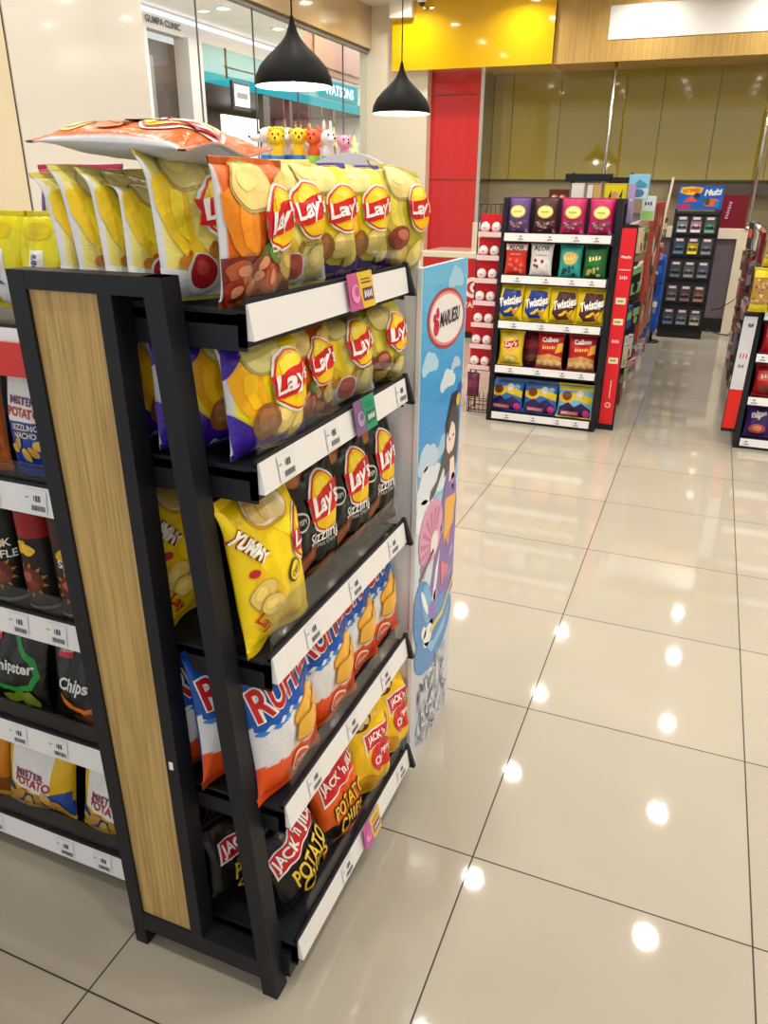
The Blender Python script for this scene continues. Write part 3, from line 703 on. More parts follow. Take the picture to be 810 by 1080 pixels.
# fourth shelf
rf = make_bag('chip_bag', .20, .285, .080, ruffles_bg, art_ruffles, 5.5, back=(30, 84, 160), wr=1.1, nv=60)
for x, y, yaw, lean, lab in ((.148, -.352, -4, 2, 'blue white and orange ridged chip bag, rearmost on the left of the fourth shelf'), (.215, -.348, -4, 3, 'blue white and orange ridged chip bag, second back on the left of the fourth shelf'), (.328, -.345, -4, 8, 'blue white and orange ridged chip bag at the front left of the fourth shelf'),
    (.320, -.165, -8, 8, 'blue white and orange ridged chip bag, second along the front of the fourth shelf'), (.305, -.015, -10, 8, 'blue white and orange ridged chip bag, third along the front of the fourth shelf'), (.305, .110, -10, 8, 'blue white and orange ridged chip bag, last along the front of the fourth shelf')):
    put('ruf', rf, x, y, ZS[3] + .004, yaw, lean, 0, lab, G4)
# lowest shelf
jb = make_bag('chip_bag', .185, .185, .085, flat((8, 8, 9)), jj_art(0), 2.7, back=(20, 20, 22), sealcol=(18, 17, 19), wr=1.5)
for x, y, z, yaw, lean, roll, lab in ((.105, -.352, 0, -4, 6, 4, 'black potato chip bag, rearmost on the lowest shelf'), (.190, -.345, 0, -6, 8, 3, 'black potato chip bag behind the sloping post on the lowest shelf'), (.334, -.305, .018, -12, 20, -15, 'black potato chip bag slumped forward at the front of the lowest shelf'), (.215, -.150, .0, -10, 10, 3, 'black potato chip bag standing behind the orange one on the lowest shelf')):
    put('jjb', jb, x, y, ZS[4] + .004 + z, yaw, lean, roll, lab, G5)
def obg(u, v): return (20, 18, 16) if v < .26 + .08 * u else (228, 92, 18)
jo = make_bag('chip_bag', .165, .235, .07, obg, jj_art(0), 4.7, back=(24, 22, 20), sealcol=(228, 92, 18), wr=1.2)
put('jjo', jo, .338, -.150, ZS[4] + .004, -10, 12, -3, 'orange and black potato chip bag leaning in the middle of the lowest shelf', G5)
jy = make_bag('chip_bag', .175, .235, .075, flat((246, 200, 16)), jj_yellow_art, 1.9, back=(240, 190, 20), sealcol=(236, 186, 14), wr=1.4, bend=.2)
put('jjy', jy, .338, -.005, ZS[4] + .004, -14, 12, 6, 'yellow corn chip bag right of the orange one on the lowest shelf', G5)
put('jjy', None, .340, .120, ZS[4] + .020, -10, 12, 8, 'yellow corn chip bag at the far right end of the lowest shelf', G5)

# ------------------------------------------------------------------ cardboard promotion stand
st = empty('cardboard_display_stand', (.19, .38, 0))
def rounded_panel(y0, y1, h, r=.03):
    return [(y0, 0), (y1, 0)] + [(y1 - r + r * math.cos(a), h - r + r * math.sin(a)) for a in [k * PI / 12 for k in range(7)]] + [(y0, h)]
def stp(mb, name, m):
    o = mb.build(name, m, st); o.matrix_parent_inverse = Matrix.Translation((-.19, -.38, 0)); return o
mb = MB(); mb.prism(rounded_panel(.215, .545, 1.29), .350, .360, 'x', (240, 244, 248))
W_, H_ = .33, 1.29
S = lambda u, v, e: Vector((.3602 + e, .215 + u * W_, v * H_))
P = Pr(mb, S, W_, H_, seg=.08, eps=.0004)
nb = 30                                                    # sky printed in bands
for k in range(nb):
    v0, v1 = k / nb, (k + 1) / nb; t = (v0 + v1) / 2
    c = (96, 190, 240) if t > .93 else (70, 178, 238) if t > .80 else (34, 160, 232) if t > .64 else (90, 184, 238) if t > .52 else (206, 226, 244) if t > .36 else (206, 212, 226)
    a, b = (120, 204, 246), (20, 150, 228)
    if t > .68: q = min(1, (t - .68) / .30); c = [b[i] + (a[i] - b[i]) * abs(q - .12) for i in range(3)]
    elif t > .52: q = (t - .52) / .16; c = [196 + (20 - 196) * q, 220 + (150 - 220) * q, 242 + (228 - 242) * q]
    if t > .985: P.poly([(.012, v0), (.90, v0), (.90, v1 - .004), (.012, v1 - .004)], c, 1)
    else: P.rect(.012, v0 + .0002, .985, v1, c, 1)
def cloud(u, v, s, c=(214, 234, 250)):
    for k, (a, b, r) in enumerate([(-.9, 0, .5), (-.3, .25, .7), (.4, .15, .6), (.95, -.05, .42)]): P.ell(max(.1, min(.9, u + a * s)), v + b * s * P.asp, r * s, r * s * .8, c, 2 + k * .2)
cloud(.72, .965, .13, (170, 222, 250)); cloud(.20, .835, .13, (180, 226, 250)); cloud(.62, .785, .13, (222, 238, 250)); cloud(.80, .81, .08, (190, 220, 248))
cloud(.22, .66, .18, (190, 216, 244)); cloud(.30, .60, .26, (222, 234, 248)); cloud(.20, .55, .2, (236, 242, 250)); cloud(.6, .66, .14, (150, 204, 244))
P.ell(.53, .905, .42, .205, (196, 46, 50), 4, -6); P.ell(.53, .905, .395, .185, (236, 150, 152), 5, -6); P.ell(.53, .905, .37, .165, (248, 246, 248), 6, -6)
P.ell(.29, .897, .06, .055, (206, 30, 60), 7); P.ell(.25, .914, .035, .03, (206, 30, 60), 7); P.ell(.31, .921, .03, .04, (206, 30, 60), 7, 30); P.text('MARUESU', .585, .907, .44, (44, 40, 52), 8, 0, .1, .105, .03)
# printed lady in a purple robe with pink fan
P0 = P; P = Pr(mb, lambda u, v, e: S(u, v * .98 + .115, e), W_, H_, seg=.08, eps=.0004)
P.poly([(.60, .60), (.72, .655), (.86, .655), (.93, .60), (.93, .52), (.86, .44), (.72, .50), (.62, .49)], (28, 22, 30), 4)
P.poly([(.28, .47), (.40, .475), (.62, .52), (.60, .555), (.44, .50), (.30, .49)], (30, 24, 34), 4)
P.ell(.74, .565, .11, .13, (250, 228, 220), 5, 10); P.poly([(.63, .60), (.74, .64), (.86, .62), (.84, .585), (.74, .60), (.66, .57)], (28, 22, 30), 6)
P.ell(.70, .565, .018, .012, (40, 30, 40), 7); P.ell(.79, .568, .018, .012, (40, 30, 40), 7); P.ell(.745, .535, .02, .009, (206, 60, 80), 7)
P.ell(.88, .635, .05, .05, (244, 196, 40), 7); P.ell(.93, .655, .04, .05, (70, 90, 190), 7); P.poly([(.74, .52), (.84, .52), (.90, .47), (.74, .47)], (250, 228, 220), 5)
P.poly([(.70, .50), (.90, .48), (.975, .42), (.975, .20), (.60, .16), (.30, .15), (.22, .19), (.42, .30), (.54, .42)], (118, 84, 176), 4)
P.poly([(.66, .44), (.94, .43), (.90, .365), (.66, .34)], (240, 176, 40), 5); P.poly([(.70, .35), (.84, .36), (.78, .32)], (234, 130, 40), 6)
P.poly([(.48, .30), (.58, .34), (.46, .18), (.34, .16)], (240, 238, 244), 5); P.poly([(.60, .31), (.82, .27), (.64, .24)], (222, 80, 120), 6)
for a, b in ((.84, .47), (.62, .38), (.88, .30), (.5, .24)): P.ell(a, b, .05, .05, (164, 134, 206), 5)
P.ell(.34, .40, .27, .27, (224, 150, 190), 5)
for k in range(9):
    a = rad(60 + k * 20); P.poly([(.40, .37), (.40 + .30 * math.cos(a), .37 + .30 * math.sin(a) * P.asp), (.40 + .30 * math.cos(a + .16), .37 + .30 * math.sin(a + .16) * P.asp)], (196, 110, 164), 6)
P.ell(.42, .37, .09, .10, (244, 236, 240), 7); P.poly([(.10, .325), (.40, .36), (.42, .352), (.11, .315)], (60, 50, 60), 7)
P.ell(.22, .225, .21, .36, (34, 128, 206), 4.6, 20); P.ell(.50, .150, .46, .30, (34, 128, 206), 5, 4); P.ell(.30, .245, .10, .22, (90, 176, 228), 5.4, 25)
P.ell(.24, .255, .03, .17, (240, 246, 252), 6, 32); P.ell(.34, .165, .11, .10, (240, 246, 252), 6, 10); P.ell(.24, .185, .05, .07, (240, 246, 252), 6, 40); P.ell(.42, .215, .07, .10, (130, 84, 190), 6.4, 30); P.poly([(.24, .16), (.50, .13), (.80, .15), (.93, .19), (.78, .125), (.46, .105)], (120, 190, 236), 6)
P.poly([(.40, .175), (.70, .18), (.97, .235), (.97, .222), (.70, .165), (.40, .16)], (226, 206, 60), 7)
r_ = random.Random(3)
for k in range(110): P0.ell(r_.uniform(.14, .86), r_.uniform(.02, .19), r_.uniform(.04, .10), r_.uniform(.010, .022), r_.choice([(150, 158, 178), (186, 194, 210), (228, 232, 240), (120, 128, 150), (214, 220, 232)]), 8 + k % 7, r_.uniform(20, 160), n=12, jit=.1, sd=k)
stp(mb, 'side_panel', 'sign')
mb = MB(); mb.prism(rounded_panel(.215, .545, 1.29), .020, .030, 'x', (90, 180, 236)); stp(mb, 'side_panel', 'sign')
arch = [(.030, 0), (.350, 0), (.350, 1.29)] + [(.19 + .16 * math.cos(a) * (1.0), 1.30 + .205 * math.sin(a) ** .8) for a in [k * PI / 24 for k in range(1, 24)]] + [(.030, 1.29)]
mb = MB(); mb.prism(arch, .222, .230, 'y', (240, 240, 242)); stp(mb, 'back_panel', 'sign')
mb = MB()
for z in (.08, .38, .70, 1.0): mb.box(.030, .23, z, .350, .535, z + .008, (230, 236, 242))
stp(mb, 'shelf', 'sign')
tag(st, 'white-arched cardboard stand with sky blue side panel showing a lady with a fan', 'display stand')

# ------------------------------------------------------------------ long gondola at the left (shelves face the camera)
gl = empty('shelf_unit', (0, -.03, 0), rad(-90))            # local x -> world -y, local y -> world x
LZ = [1.215, .940, .665, .375, .082]
GX0, GX1 = -1.35, -.022
mb = MB(); mb.box(-.02, GX0, 0, -.004, GX1, 1.215); mb.build('back_panel', 'blackm', gl)
mb = MB(); mb.box(.0, GX0, .0, .30, GX1, .05); mb.build('plinth', 'black', gl)
mb = MB(); mb.box(-.02, GX0 - .03, 0, .34, GX0, 1.25); mb.build('end_panel', 'black', gl)
for i, z in enumerate(LZ):
    make_shelf(gl, GX0, GX1, .0, .355, z, [[], [-.60, -.40, -.245, -.135], [-.60, -.40, -.24, -.145], [-.62, -.45, -.31, -.20], [-.62, -.45, -.24, -.135]][i], [0, .04, .05, .05, .06][i], .052, .006, False)
mb = MB(); mb.box(.3645, GX0, 1.150, .3685, GX1, 1.206); mb.build('red_header_strip', mat('red_strip', (214, 40, 30), .4), gl)
tag(gl, 'long black shelf unit at the left with shelves of crisps facing the aisle', 'shelf unit')
GL = ['snacks on the %s shelf of the left unit' % s for s in ('top', 'second', 'third', 'fourth', 'lowest')]
FY = -.33
def putl(key, maker, x, z, lab, g, yaw=0, lean=4, y=FY, cat=CAT): o = use(key, maker); pose(o, x, y, z + .004, yaw, lean, 0, 0); tag(o, lab, cat, g); return o
# second shelf: narrow bags
nb_ = lambda c, rows, sd: make_bag('chip_bag', .125, .235, .055, flat(c), potato_bag_art(c, rows), sd, zig=True, wr=.6, sealcol=c, seal=(.06, .96))
putl('mpb', nb_((30, 66, 168), ('SIZZLING', 'NACHO'), 3.3), -.176, LZ[1], 'narrow blue potato crisp bag beside the black rack post, left unit', GL[1], -3)
for x, lab in ((-.312, 'narrow orange potato crisp bag cut by the photo edge, left unit'), (-.445, 'narrow orange potato crisp bag, third from the rack post on the left unit')):
    putl('mpo', nb_((214, 106, 26), ('HOT AND', 'SPICY'), 5.1), x, LZ[1], lab, GL[1], 2)
# third shelf: cans
def make_can(bodyc, topc, lines, chipcol):
    def f():
        t = empty('crisp_canister'); R, h = .0375, .225
        mb = MB(); mb.lathe([(0, 0), (R - .004, 0), (R, .004), (R, .010)], 32, (170, 170, 172)); mb.lathe([(R, .010), (R, h - .012)], 48, bodyc)
        Sx = lambda u, v, e: Vector(((R + e + .0002) * math.sin((u - .5) * PI), -(R + e + .0002) * math.cos((u - .5) * PI), .01 + v * (h - .022)))
        P = Pr(mb, Sx, R * PI, h - .022, seg=.010, eps=.0003)
        P.rect(0, .72, 1, .98, topc, 1)
        for k, (tx, y, wd) in enumerate(lines): P.text(tx, .5, y, wd, WHITE, 3, 0, 0, None, .02)
        P.ell(.42, .62, .15, .11, (226, 176, 40), 2, 30, jit=.06); P.ell(.56, .60, .13, .1, (240, 196, 60), 3, -20, jit=.06)
        for k in range(11): a = k * 2 * PI / 11; P.poly([(.5 + .2 * math.cos(a), .28 + .2 * math.sin(a) * P.asp), (.5 + .33 * math.cos(a + .25), .28 + .33 * math.sin(a + .25) * P.asp), (.5 + .2 * math.cos(a + .5), .28 + .2 * math.sin(a + .5) * P.asp)], (190, 130, 50), 2)
        P.ell(.5, .28, .24, .24, (104, 40, 26), 3); P.ell(.45, .31, .12, .1, chipcol, 4, 20, jit=.08); P.ell(.58, .23, .1, .1, (130, 60, 40), 4, 60, jit=.08)
        mb.build('body', 'card', t)
        mb = MB(); mb.lathe([(R + .001, h - .012), (R + .0015, h - .010), (R + .0015, h), (R - .003, h + .002), (0, h + .001)], 32, (40, 34, 34)); mb.build('lid', 'card', t)
        return t
    return f
for i, (x, k, lab) in enumerate([(-.140, 'c2', 'dark brown crisp canister nearest the rack post, left unit'), (-.222, 'c1', 'black crisp canister with red top band, middle of the visible three'), (-.310, 'c3', 'plain black truffle crisp canister at the left photo edge'), (-.40, 'c1', 'black crisp canister with red top band beyond the truffle one')]):
    o = putl(k, {'c1': make_can((26, 20, 20), (150, 20, 24), [], (176, 96, 70)), 'c2': make_can((40, 22, 20), (60, 18, 20), [('Spicy', .52, .4)], (196, 90, 70)), 'c3': make_can((14, 15, 14), (18, 20, 18), [('BLACK', .60, .6), ('TRUFFLE', .48, .76)], (180, 160, 90))}[k], x, LZ[2], lab, GL[2], [30, -5, 5, 0][i], 0, -.322, 'can of crisps')
# fourth shelf: tear-drop bags
cg = lambda c, cc, sd: make_bag('chip_bag', .185, .20, .06, flat((10, 10, 10)), chipster_art(c, cc), sd, sealcol=(24, 24, 24), back=(30, 30, 30))
putl('cho', cg((232, 120, 30), (96, 52, 30), 4.4), -.168, LZ[3], 'black crisp bag with orange drop outline beside the rack post, left unit', GL[3], 0, 10)
putl('chg', cg((30, 150, 60), (120, 140, 40), 2.4), -.362, LZ[3], 'black crisp bag with green drop outline, left unit', GL[3], 0, 10)
putl('chg', None, -.575, LZ[3], 'black crisp bag with green drop outline hidden past the photo edge', GL[3], 0, 10)
# lowest shelf
def ybg(u, v): return (44, 84, 168) if v < .22 else (238, 190, 30)
pw = make_bag('chip_bag', .20, .215, .07, ybg, potato_wide_art, 6.1, zig=True, sealcol=(236, 186, 24), back=(220, 180, 40), wr=.9)
putl('mpw', pw, -.140, LZ[4], 'yellow and blue potato crisp bag against the rack post, lowest left shelf', GL[4], 0, 12)
putl('mpw', None, -.358, LZ[4], 'yellow and blue potato crisp bag in clear view, lowest left shelf', GL[4], 3, 12)
po = make_bag('chip_bag', .20, .21, .07, flat((222, 140, 30), None, (150, 90, 40), .9, .25), potato_bag_art((222, 140, 30), None), 7.1, zig=True, sealcol=(226, 170, 30), wr=.9)
putl('mpwo', po, -.555, LZ[4], 'orange potato crisp bag at the left photo edge, lowest left shelf', GL[4], 0, 12)
# biscuits on top
def jac_art(p):
    p.poly([(.38, .06), (.66, .06), (.66, .62), (.38, .62)], (240, 240, 240), 1); p.text("JACOB'S", .52, .42, .52, (40, 44, 110), 3, 90, 0, .16, .03)
    p.ell(.5, .8, .3, .14, (222, 196, 20), 1)
jc = make_bag('cracker_pack', .10, .165, .055, flat((226, 214, 22), None, None), jac_art, 8.3, sealcol=(226, 210, 24), back=(220, 200, 24))
for x, yaw, lab in ((-.160, 6, 'yellow cracker pack, right one of the pair behind the rack top'), (-.245, -4, 'yellow cracker pack, left one of the pair behind the rack top'), (-.345, 0, 'yellow cracker pack just past the left photo edge')):
    putl('jac', jc, x, LZ[0] + .015, lab, 'yellow cracker packs on top of the left unit', yaw, 3, -.26, 'cracker pack')
def pk_art(p): p.rect(.0, .30, 1, .62, (70, 40, 150), 1); scrib(p, .5, .46, .7, .12, WHITE, 3, 5)
pk = make_bag('biscuit_pack', .20, .13, .06, flat((206, 30, 100)), pk_art, 3.1, sealcol=(206, 40, 110))
putl('pnk', pk, -.165, LZ[0] + .125, 'pink and purple biscuit pack behind the yellow cracker packs', None, 0, 4, -.15, 'biscuit pack')
mb = MB(); mb.box(-.26, -.20, LZ[0] + .003, -.07, -.06, LZ[0] + .128, (60, 44, 110), b=.004); tag(mb.build('biscuit_box', 'card'), 'dark purple biscuit box under the pink biscuit pack', 'box')

# ------------------------------------------------------------------ middle rack (faces the camera)
def face_rack(name, x0, x1, yfront, zs, top, label, tags, depth=.36, lips=None):
    r = empty(name, (0, yfront + .372, 0), rad(-90))        # local x -> -y world
    for y in (x0, x1 - .03):
        mb = MB()
        mb.prism([(0, 0), (.03, 0), (.03, top), (0, top)], y, y + .03); mb.prism([(.33, 0), (.372, 0), (.26, top), (.225, top)], y, y + .03)
        mb.prism([(.03, .0), (.33, .0), (.33, .06), (.03, .06)], y, y + .03); mb.prism([(.03, top - .03), (.23, top - .03), (.226, top), (.03, top)], y, y + .03)
        mb.box(.03, y + .010, .06, .26, y + .02, top - .03)
        mb.build('side_frame', 'black', r)
    mb = MB(); mb.box(-.012, x0, .02, -.002, x1, top); mb.build('back_panel', 'blackm', r)
    mb = MB(); mb.box(0, x0 + .03, .0, .365, x1 - .03, .045); mb.build('plinth', 'black', r)
    for i, z in enumerate(zs):
        make_shelf(r, x0 + .032, x1 - .032, .002, [.335, .340, .345, .352, .366][min(4, i)], z, tags, 0, .046, .006)
    tag(r, label, 'display rack'); return r
RX0, RX1, RY = -.345, .375, 3.60
RZ = [1.185, .935, .652, .364, .052]
face_rack('display_rack', RX0, RX1, RY, RZ, 1.40, 'black end rack of five snack shelves in the middle distance, red strip at its right', [-.21, -.03, .13, .25])
def red_strip():
    t = empty('price_banner', (.432, 3.70, 0))
    mb = MB(); mb.prism([(-.052, .0), (-.048, 1.26), (.048, 1.26), (.052, .0)], -.012, .012, 'y'); mb.build('backing', 'black', t)
    mb = MB(); P = Pr(mb, flatS(.084, 1.20, (0, -.0125, .04)), .084, 1.20, seg=.2)
    P.rect(0, 0, 1, 1, (222, 30, 42), 1)
    P.text('Nestle', .5, .865, .66, WHITE, 2, 0, 0, None, .03); P.rect(.1, .80, .9, .806, (250, 180, 190), 2)
    for k, (v, tx) in enumerate([(.765, '1.90'), (.65, '2.50'), (.545, '2.90'), (.445, '3.20'), (.345, '3.90')]):
        if k in (1, 2, 4): P.rect(.15, v - .016, .85, v + .016, (240, 226, 180), 2); scrib(P, .5, v, .42, .16, (60, 50, 50), 3, 4)
        else: scrib(P, .5, v, .56, .26, (255, 206, 226), 3, 4)
    P.rect(.52, .145, .58, .24, (250, 200, 206), 2); P.ell(.5, .105, .22, .22, (250, 196, 200), 2); P.ell(.5, .105, .15, .15, (226, 80, 90), 3)
    mb.build('red_face', 'card', t)
    tag(t, 'tall red price banner fixed to the right side of the middle rack', 'banner')
red_strip()
def putr(key, maker, x, z, lab, g, yaw=0, lean=5, y=RY + .075, cat=CAT): return putl(key, maker, x, z, lab, g, yaw, lean, y, cat)
RG = ['packs on the %s shelf of the middle rack' % s for s in ('top', 'second', 'third', 'fourth', 'lowest')]
def pouch_art(top):
    def f(p):
        for k in range(26): r = random.Random(k); p.ell(r.uniform(.08, .92), r.uniform(.06, .36), r.uniform(.04, .08), r.uniform(.03, .06), r.choice([(120, 84, 110), (170, 140, 150), (90, 60, 84), (196, 176, 176), (150, 110, 90)]), 1 + k % 4, n=10)
        p.ell(.5, .60, .33, .24, (214, 190, 90), 6); p.ell(.5, .60, .29, .2, (250, 240, 150), 7); scrib(p, .5, .60, .34, .07, (170, 140, 50), 8, 6)
    return f
fr = lambda c, sd: make_bag('date_pouch', .155, .215, .05, flat(c), pouch_art(c), sd, wr=.5, sealcol=c, back=c, seal=(.03, .97), nv=24, nu=18)
for k, c, x, lab in (('dp', (96, 66, 130), -.255, 'purple grape pouch with gold oval, leftmost on top of the middle rack'), ('dd', (74, 26, 34), -.085, 'dark maroon pouch with gold oval, second on top of the middle rack'), ('dm', (190, 24, 96), .085, 'magenta pouch with gold oval, third on top of the middle rack'), ('dm', (190, 24, 96), .255, 'magenta pouch with gold oval, rightmost on top of the middle rack')):
    putr(k, fr(c, x * 9), x, RZ[0], lab, RG[0], 0, 4, RY + .14, 'pouch')
def alor_art(c, white):
    def f(p):
        p.rect(.02, .76, .98, .93, (250, 250, 248), 1); p.text('ALOR', .5, .83, .72, (30, 30, 32), 2, 0, 0, None, .02)
        for k in range(9): r = random.Random(k + 50); p.ell(r.uniform(.2, .8), r.uniform(.12, .5), r.uniform(.06, .11), r.uniform(.05, .08), (150, 40, 36) if white and k % 2 else (236, 110, 90) if not white else (222, 206, 200), 2 + k % 3, r.uniform(0, 90), n=12)
        scrib(p, .5, .64, .5, .05, (150, 140, 140) if white else (255, 190, 170), 3, 8)
    return f
def nut_art(c2, t):
    def f(p):
        p.ell(.5, .58, .34, .26, c2, 1, 0, jit=.05); scrib(p, .5, .60, .56, .2, (255, 240, 150) if t != 'nut' else (250, 226, 130), 3, 4, 8)
        for k in range(8): r = random.Random(k + 80); p.ell(r.uniform(.15, .85), r.uniform(.12, .34), r.uniform(.07, .1), r.uniform(.05, .07), (40, 54, 84) if t == 'nut' else (196, 176, 90), 2 + k % 3, r.uniform(0, 90), n=12)
    return f
mk = lambda c, art, sd, w=.145, h=.205: make_bag('snack_pouch', w, h, .05, flat(c), art, sd, wr=.5, sealcol=c, back=c, seal=(.03, .97), nv=24, nu=18)
putr('alr', mk((206, 44, 30), alor_art(0, False), 1.1), -.235, RZ[1], 'red and white pouch on the second shelf of the middle rack', RG[1], cat='pouch')
putr('alw', mk((228, 228, 228), alor_art(0, True), 2.1), -.075, RZ[1], 'white pouch with red fruit beside the red one on the middle rack', RG[1], cat='pouch')
putr('tea', mk((40, 160, 146), nut_art((220, 190, 110), 'nut'), 3.1), .105, RZ[1], 'teal green pouch on the second shelf of the middle rack', RG[1], cat='pouch')
putr('gre', mk((16, 92, 44), nut_art((22, 110, 50), 'PARTY'), 4.1), .255, RZ[1], 'dark green pouch at the right end of the second shelf, middle rack', RG[1], cat='pouch')
def twist_art(c):
    def f(p):
        p.poly([(.10, .30), (.30, .86), (.88, .84), (.98, .52), (.74, .14), (.30, .12)], c, 1)
        p.text('Twisties', .54, .56, .84, (250, 250, 250), 3, 14, .2, .30, .04); p.rect(.35, .46, .85, .475, (230, 230, 230), 3)
        for k in range(6): r = random.Random(k + 20); p.ell(r.uniform(.4, .8), r.uniform(.12, .34), .12, .045, (240, 200, 20) if k % 2 else (214, 150, 20), 3 + k % 3, r.uniform(-60, 60), n=12)
    return f
tw = lambda c, sd: make_bag('chip_bag', .185, .235, .065, flat((236, 206, 20)), twist_art(c), sd, wr=1.0, sealcol=(230, 200, 20), back=(220, 190, 20), nv=24, nu=18)
for k, c, x, lab in (('twb', (18, 56, 150), -.255, 'yellow and blue twisted snack bag, leftmost on the third shelf of the middle rack'), ('twb', 0, -.085, 'yellow and blue twisted snack bag, second on the third shelf of the middle rack'), ('twr', (74, 28, 30), .09, 'yellow and brown twisted snack bag, third on the third shelf of the middle rack'), ('twr', 0, .258, 'yellow and brown twisted snack bag, rightmost on the third shelf of the middle rack')):
    putr(k, tw(c or (0, 0, 0), 3.3 if k == 'twb' else 5.2), x, RZ[2], lab, RG[2], -4 if x < 0 else 4)
def plain_lays(p):
    lays_logo(p, .52, .60, .27); p.ell(.5, .22, .34, .13, (214, 176, 70), 1); chip(p, .4, .22, .15, 20); chip(p, .62, .2, .15, -20)
putr('mly', make_bag('chip_bag', .17, .235, .06, flat((236, 206, 30)), plain_lays, 7.2, sealcol=(226, 190, 30), nv=24, nu=18), -.225, RZ[3], 'plain yellow chip bag on the fourth shelf of the middle rack', RG[3])
def calb_art(p):
    p.poly([(.02, .05), (.98, .05), (.98, .34), (.5, .42), (.02, .34)], (206, 150, 84), 1)
    for k in range(7): p.ell(.14 + .12 * k, .18 + .05 * (k % 2), .12, .08, (226, 180, 116) if k % 2 else (240, 206, 150), 2 + k % 3, k * 30, n=12)
    p.text('Calbee', .5, .80, .62, WHITE, 3, 4, 0, None, .04); p.rect(.2, .52, .8, .66, (226, 60, 40), 2); scrib(p, .5, .59, .5, .1, (255, 226, 120), 4, 6, 4); p.poly([(.72, .44), (.98, .5), (.98, .74), (.8, .7)], (246, 190, 60), 2)
cb = make_bag('chip_bag', .18, .235, .06, flat((186, 24, 34)), calb_art, 2.2, sealcol=(170, 24, 34), back=(160, 30, 40), nv=24, nu=18)
putr('cal', cb, .03, RZ[3], 'red prawn cracker bag with golden crisps, middle of the fourth shelf, middle rack', RG[3], -4)
putr('cal', None, .235, RZ[3], 'red prawn cracker bag with golden crisps, right end of the fourth shelf, middle rack', RG[3], 4)
def dark_art(p): p.rect(.1, .5, .9, .75, (150, 40, 44), 1); p.ell(.5, .22, .36, .16, (120, 84, 60), 1)
putr('drk', make_bag('chip_bag', .16, .225, .05, flat((104, 18, 30)), dark_art, 9.2, sealcol=(90, 20, 30), nv=24, nu=18), -.085, RZ[3], 'dark red snack bag half behind the red prawn cracker bag, middle rack', RG[3], 0, 3, RY + .15)
def choc_art(p):
    p.poly([(.02, .50), (.3, .40), (.5, .56), (.98, .42), (.98, .62), (.6, .78), (.02, .66)], (236, 206, 30), 1); p.poly([(.05, .05), (.95, .05), (.95, .28), (.7, .46), (.5, .34), (.3, .46), (.05, .3)], (50, 30, 96), 2)
    p.ell(.26, .64, .14, .12, (120, 62, 34), 4); p.ell(.62, .72, .10, .10, (226, 226, 230), 4); p.ell(.8, .74, .1, .07, (150, 200, 240), 3); p.rect(.12, .08, .62, .2, (222, 110, 120), 4); scrib(p, .37, .14, .40, .05, WHITE, 5, 7); p.ell(.84, .16, .1, .1, (230, 60, 150), 4)
ch = make_bag('snack_bag', .235, .225, .06, flat((48, 112, 196), (210, 200, 40), None, .93), choc_art, 4.9, sealcol=(40, 90, 170), back=(40, 70, 150), nv=24, nu=18)
for x, lab in ((-.235, 'blue chocolate snack bag, left one on the lowest shelf of the middle rack'), (-.005, 'blue chocolate snack bag, middle one on the lowest shelf of the middle rack')):
    putr('cho2', ch, x, RZ[4], lab, RG[4], 0, 10, RY + .085)
def choc2_art(p): choc_art(p); p.rect(.03, .80, .97, .92, (226, 210, 60), 3)
putr('cho3', make_bag('snack_bag', .24, .225, .06, flat((120, 196, 232)), choc2_art, 6.9, sealcol=(220, 206, 60), back=(60, 110, 190), nv=24, nu=18), .225, RZ[4], 'light blue chocolate snack bag, right one on the lowest shelf of the middle rack', RG[4], 0, 10, RY + .08)
# upper display behind the middle rack
t = empty('shelf_unit', (0, 4.0, 0))
mb = MB(); mb.box(-.34, .0, .0, .40, 3.0, .06); mb.build('plinth', 'black', t)
mb = MB(); mb.box(.00, .0, .06, .04, 3.0, 1.25); mb.build('spine', 'blackm', t)
for z in (.30, .55, .80, 1.05, 1.25):
    mb = MB(); mb.box(-.33, 0, z - .02, .40, 3.0, z); mb.build('shelf', 'black', t)
    mb = MB(); mb.box(.40, 0, z - .035, .408, 3.0, z + .005); mb.build('price_strip', 'strip', t)
for x in (-.02, .35):
    mb = MB(); mb.box(x, .18, 1.25, x + .02, .20, 1.55); mb.build('header_post', 'black', t)
mb = MB(); mb.box(-.06, .17, 1.500, .24, .21, 1.545, b=.004); mb.box(.22, .17, 1.485, .375, .21, 1.525, b=.004); mb.build('header_bar', 'black', t)
tag(t, 'long black shelf unit behind the middle rack with goods hanging on its side', 'shelf unit')
def card_thing(name, w, h, d, base, art, loc, lab, cat, group=None, rz=0, lean=0):
    mb = MB(); mb.box(-w / 2, 0, 0, w / 2, d, h, base, b=min(.004, d / 3))
    P = Pr(mb, flatS(w, h, (0, -.0006, 0)), w, h, seg=.15); art(P)
    o = mb.build(name, 'card'); o.matrix_world = Matrix.Translation(loc) @ Matrix.Rotation(rad(rz), 4, 'Z') @ Matrix.Rotation(-rad(lean), 4, 'X'); tag(o, lab, cat, group); return o
def a_copper(p):
    for a, b in ((.3, .7), (.7, .7), (.3, .3), (.7, .3)): p.ell(a, b, .2, .2, (206, 110, 70), 1); p.ell(a - .05, b + .05, .08, .08, (250, 220, 200), 2)
def a_white(p): p.rect(.06, .04, .94, .96, (232, 232, 230), 1)
def a_half(p): p.rect(.05, .04, .4, .96, (232, 232, 230), 1); p.rect(.45, .04, .96, .96, (206, 170, 100), 1); p.ell(.7, .35, .2, .24, (224, 180, 90), 2)
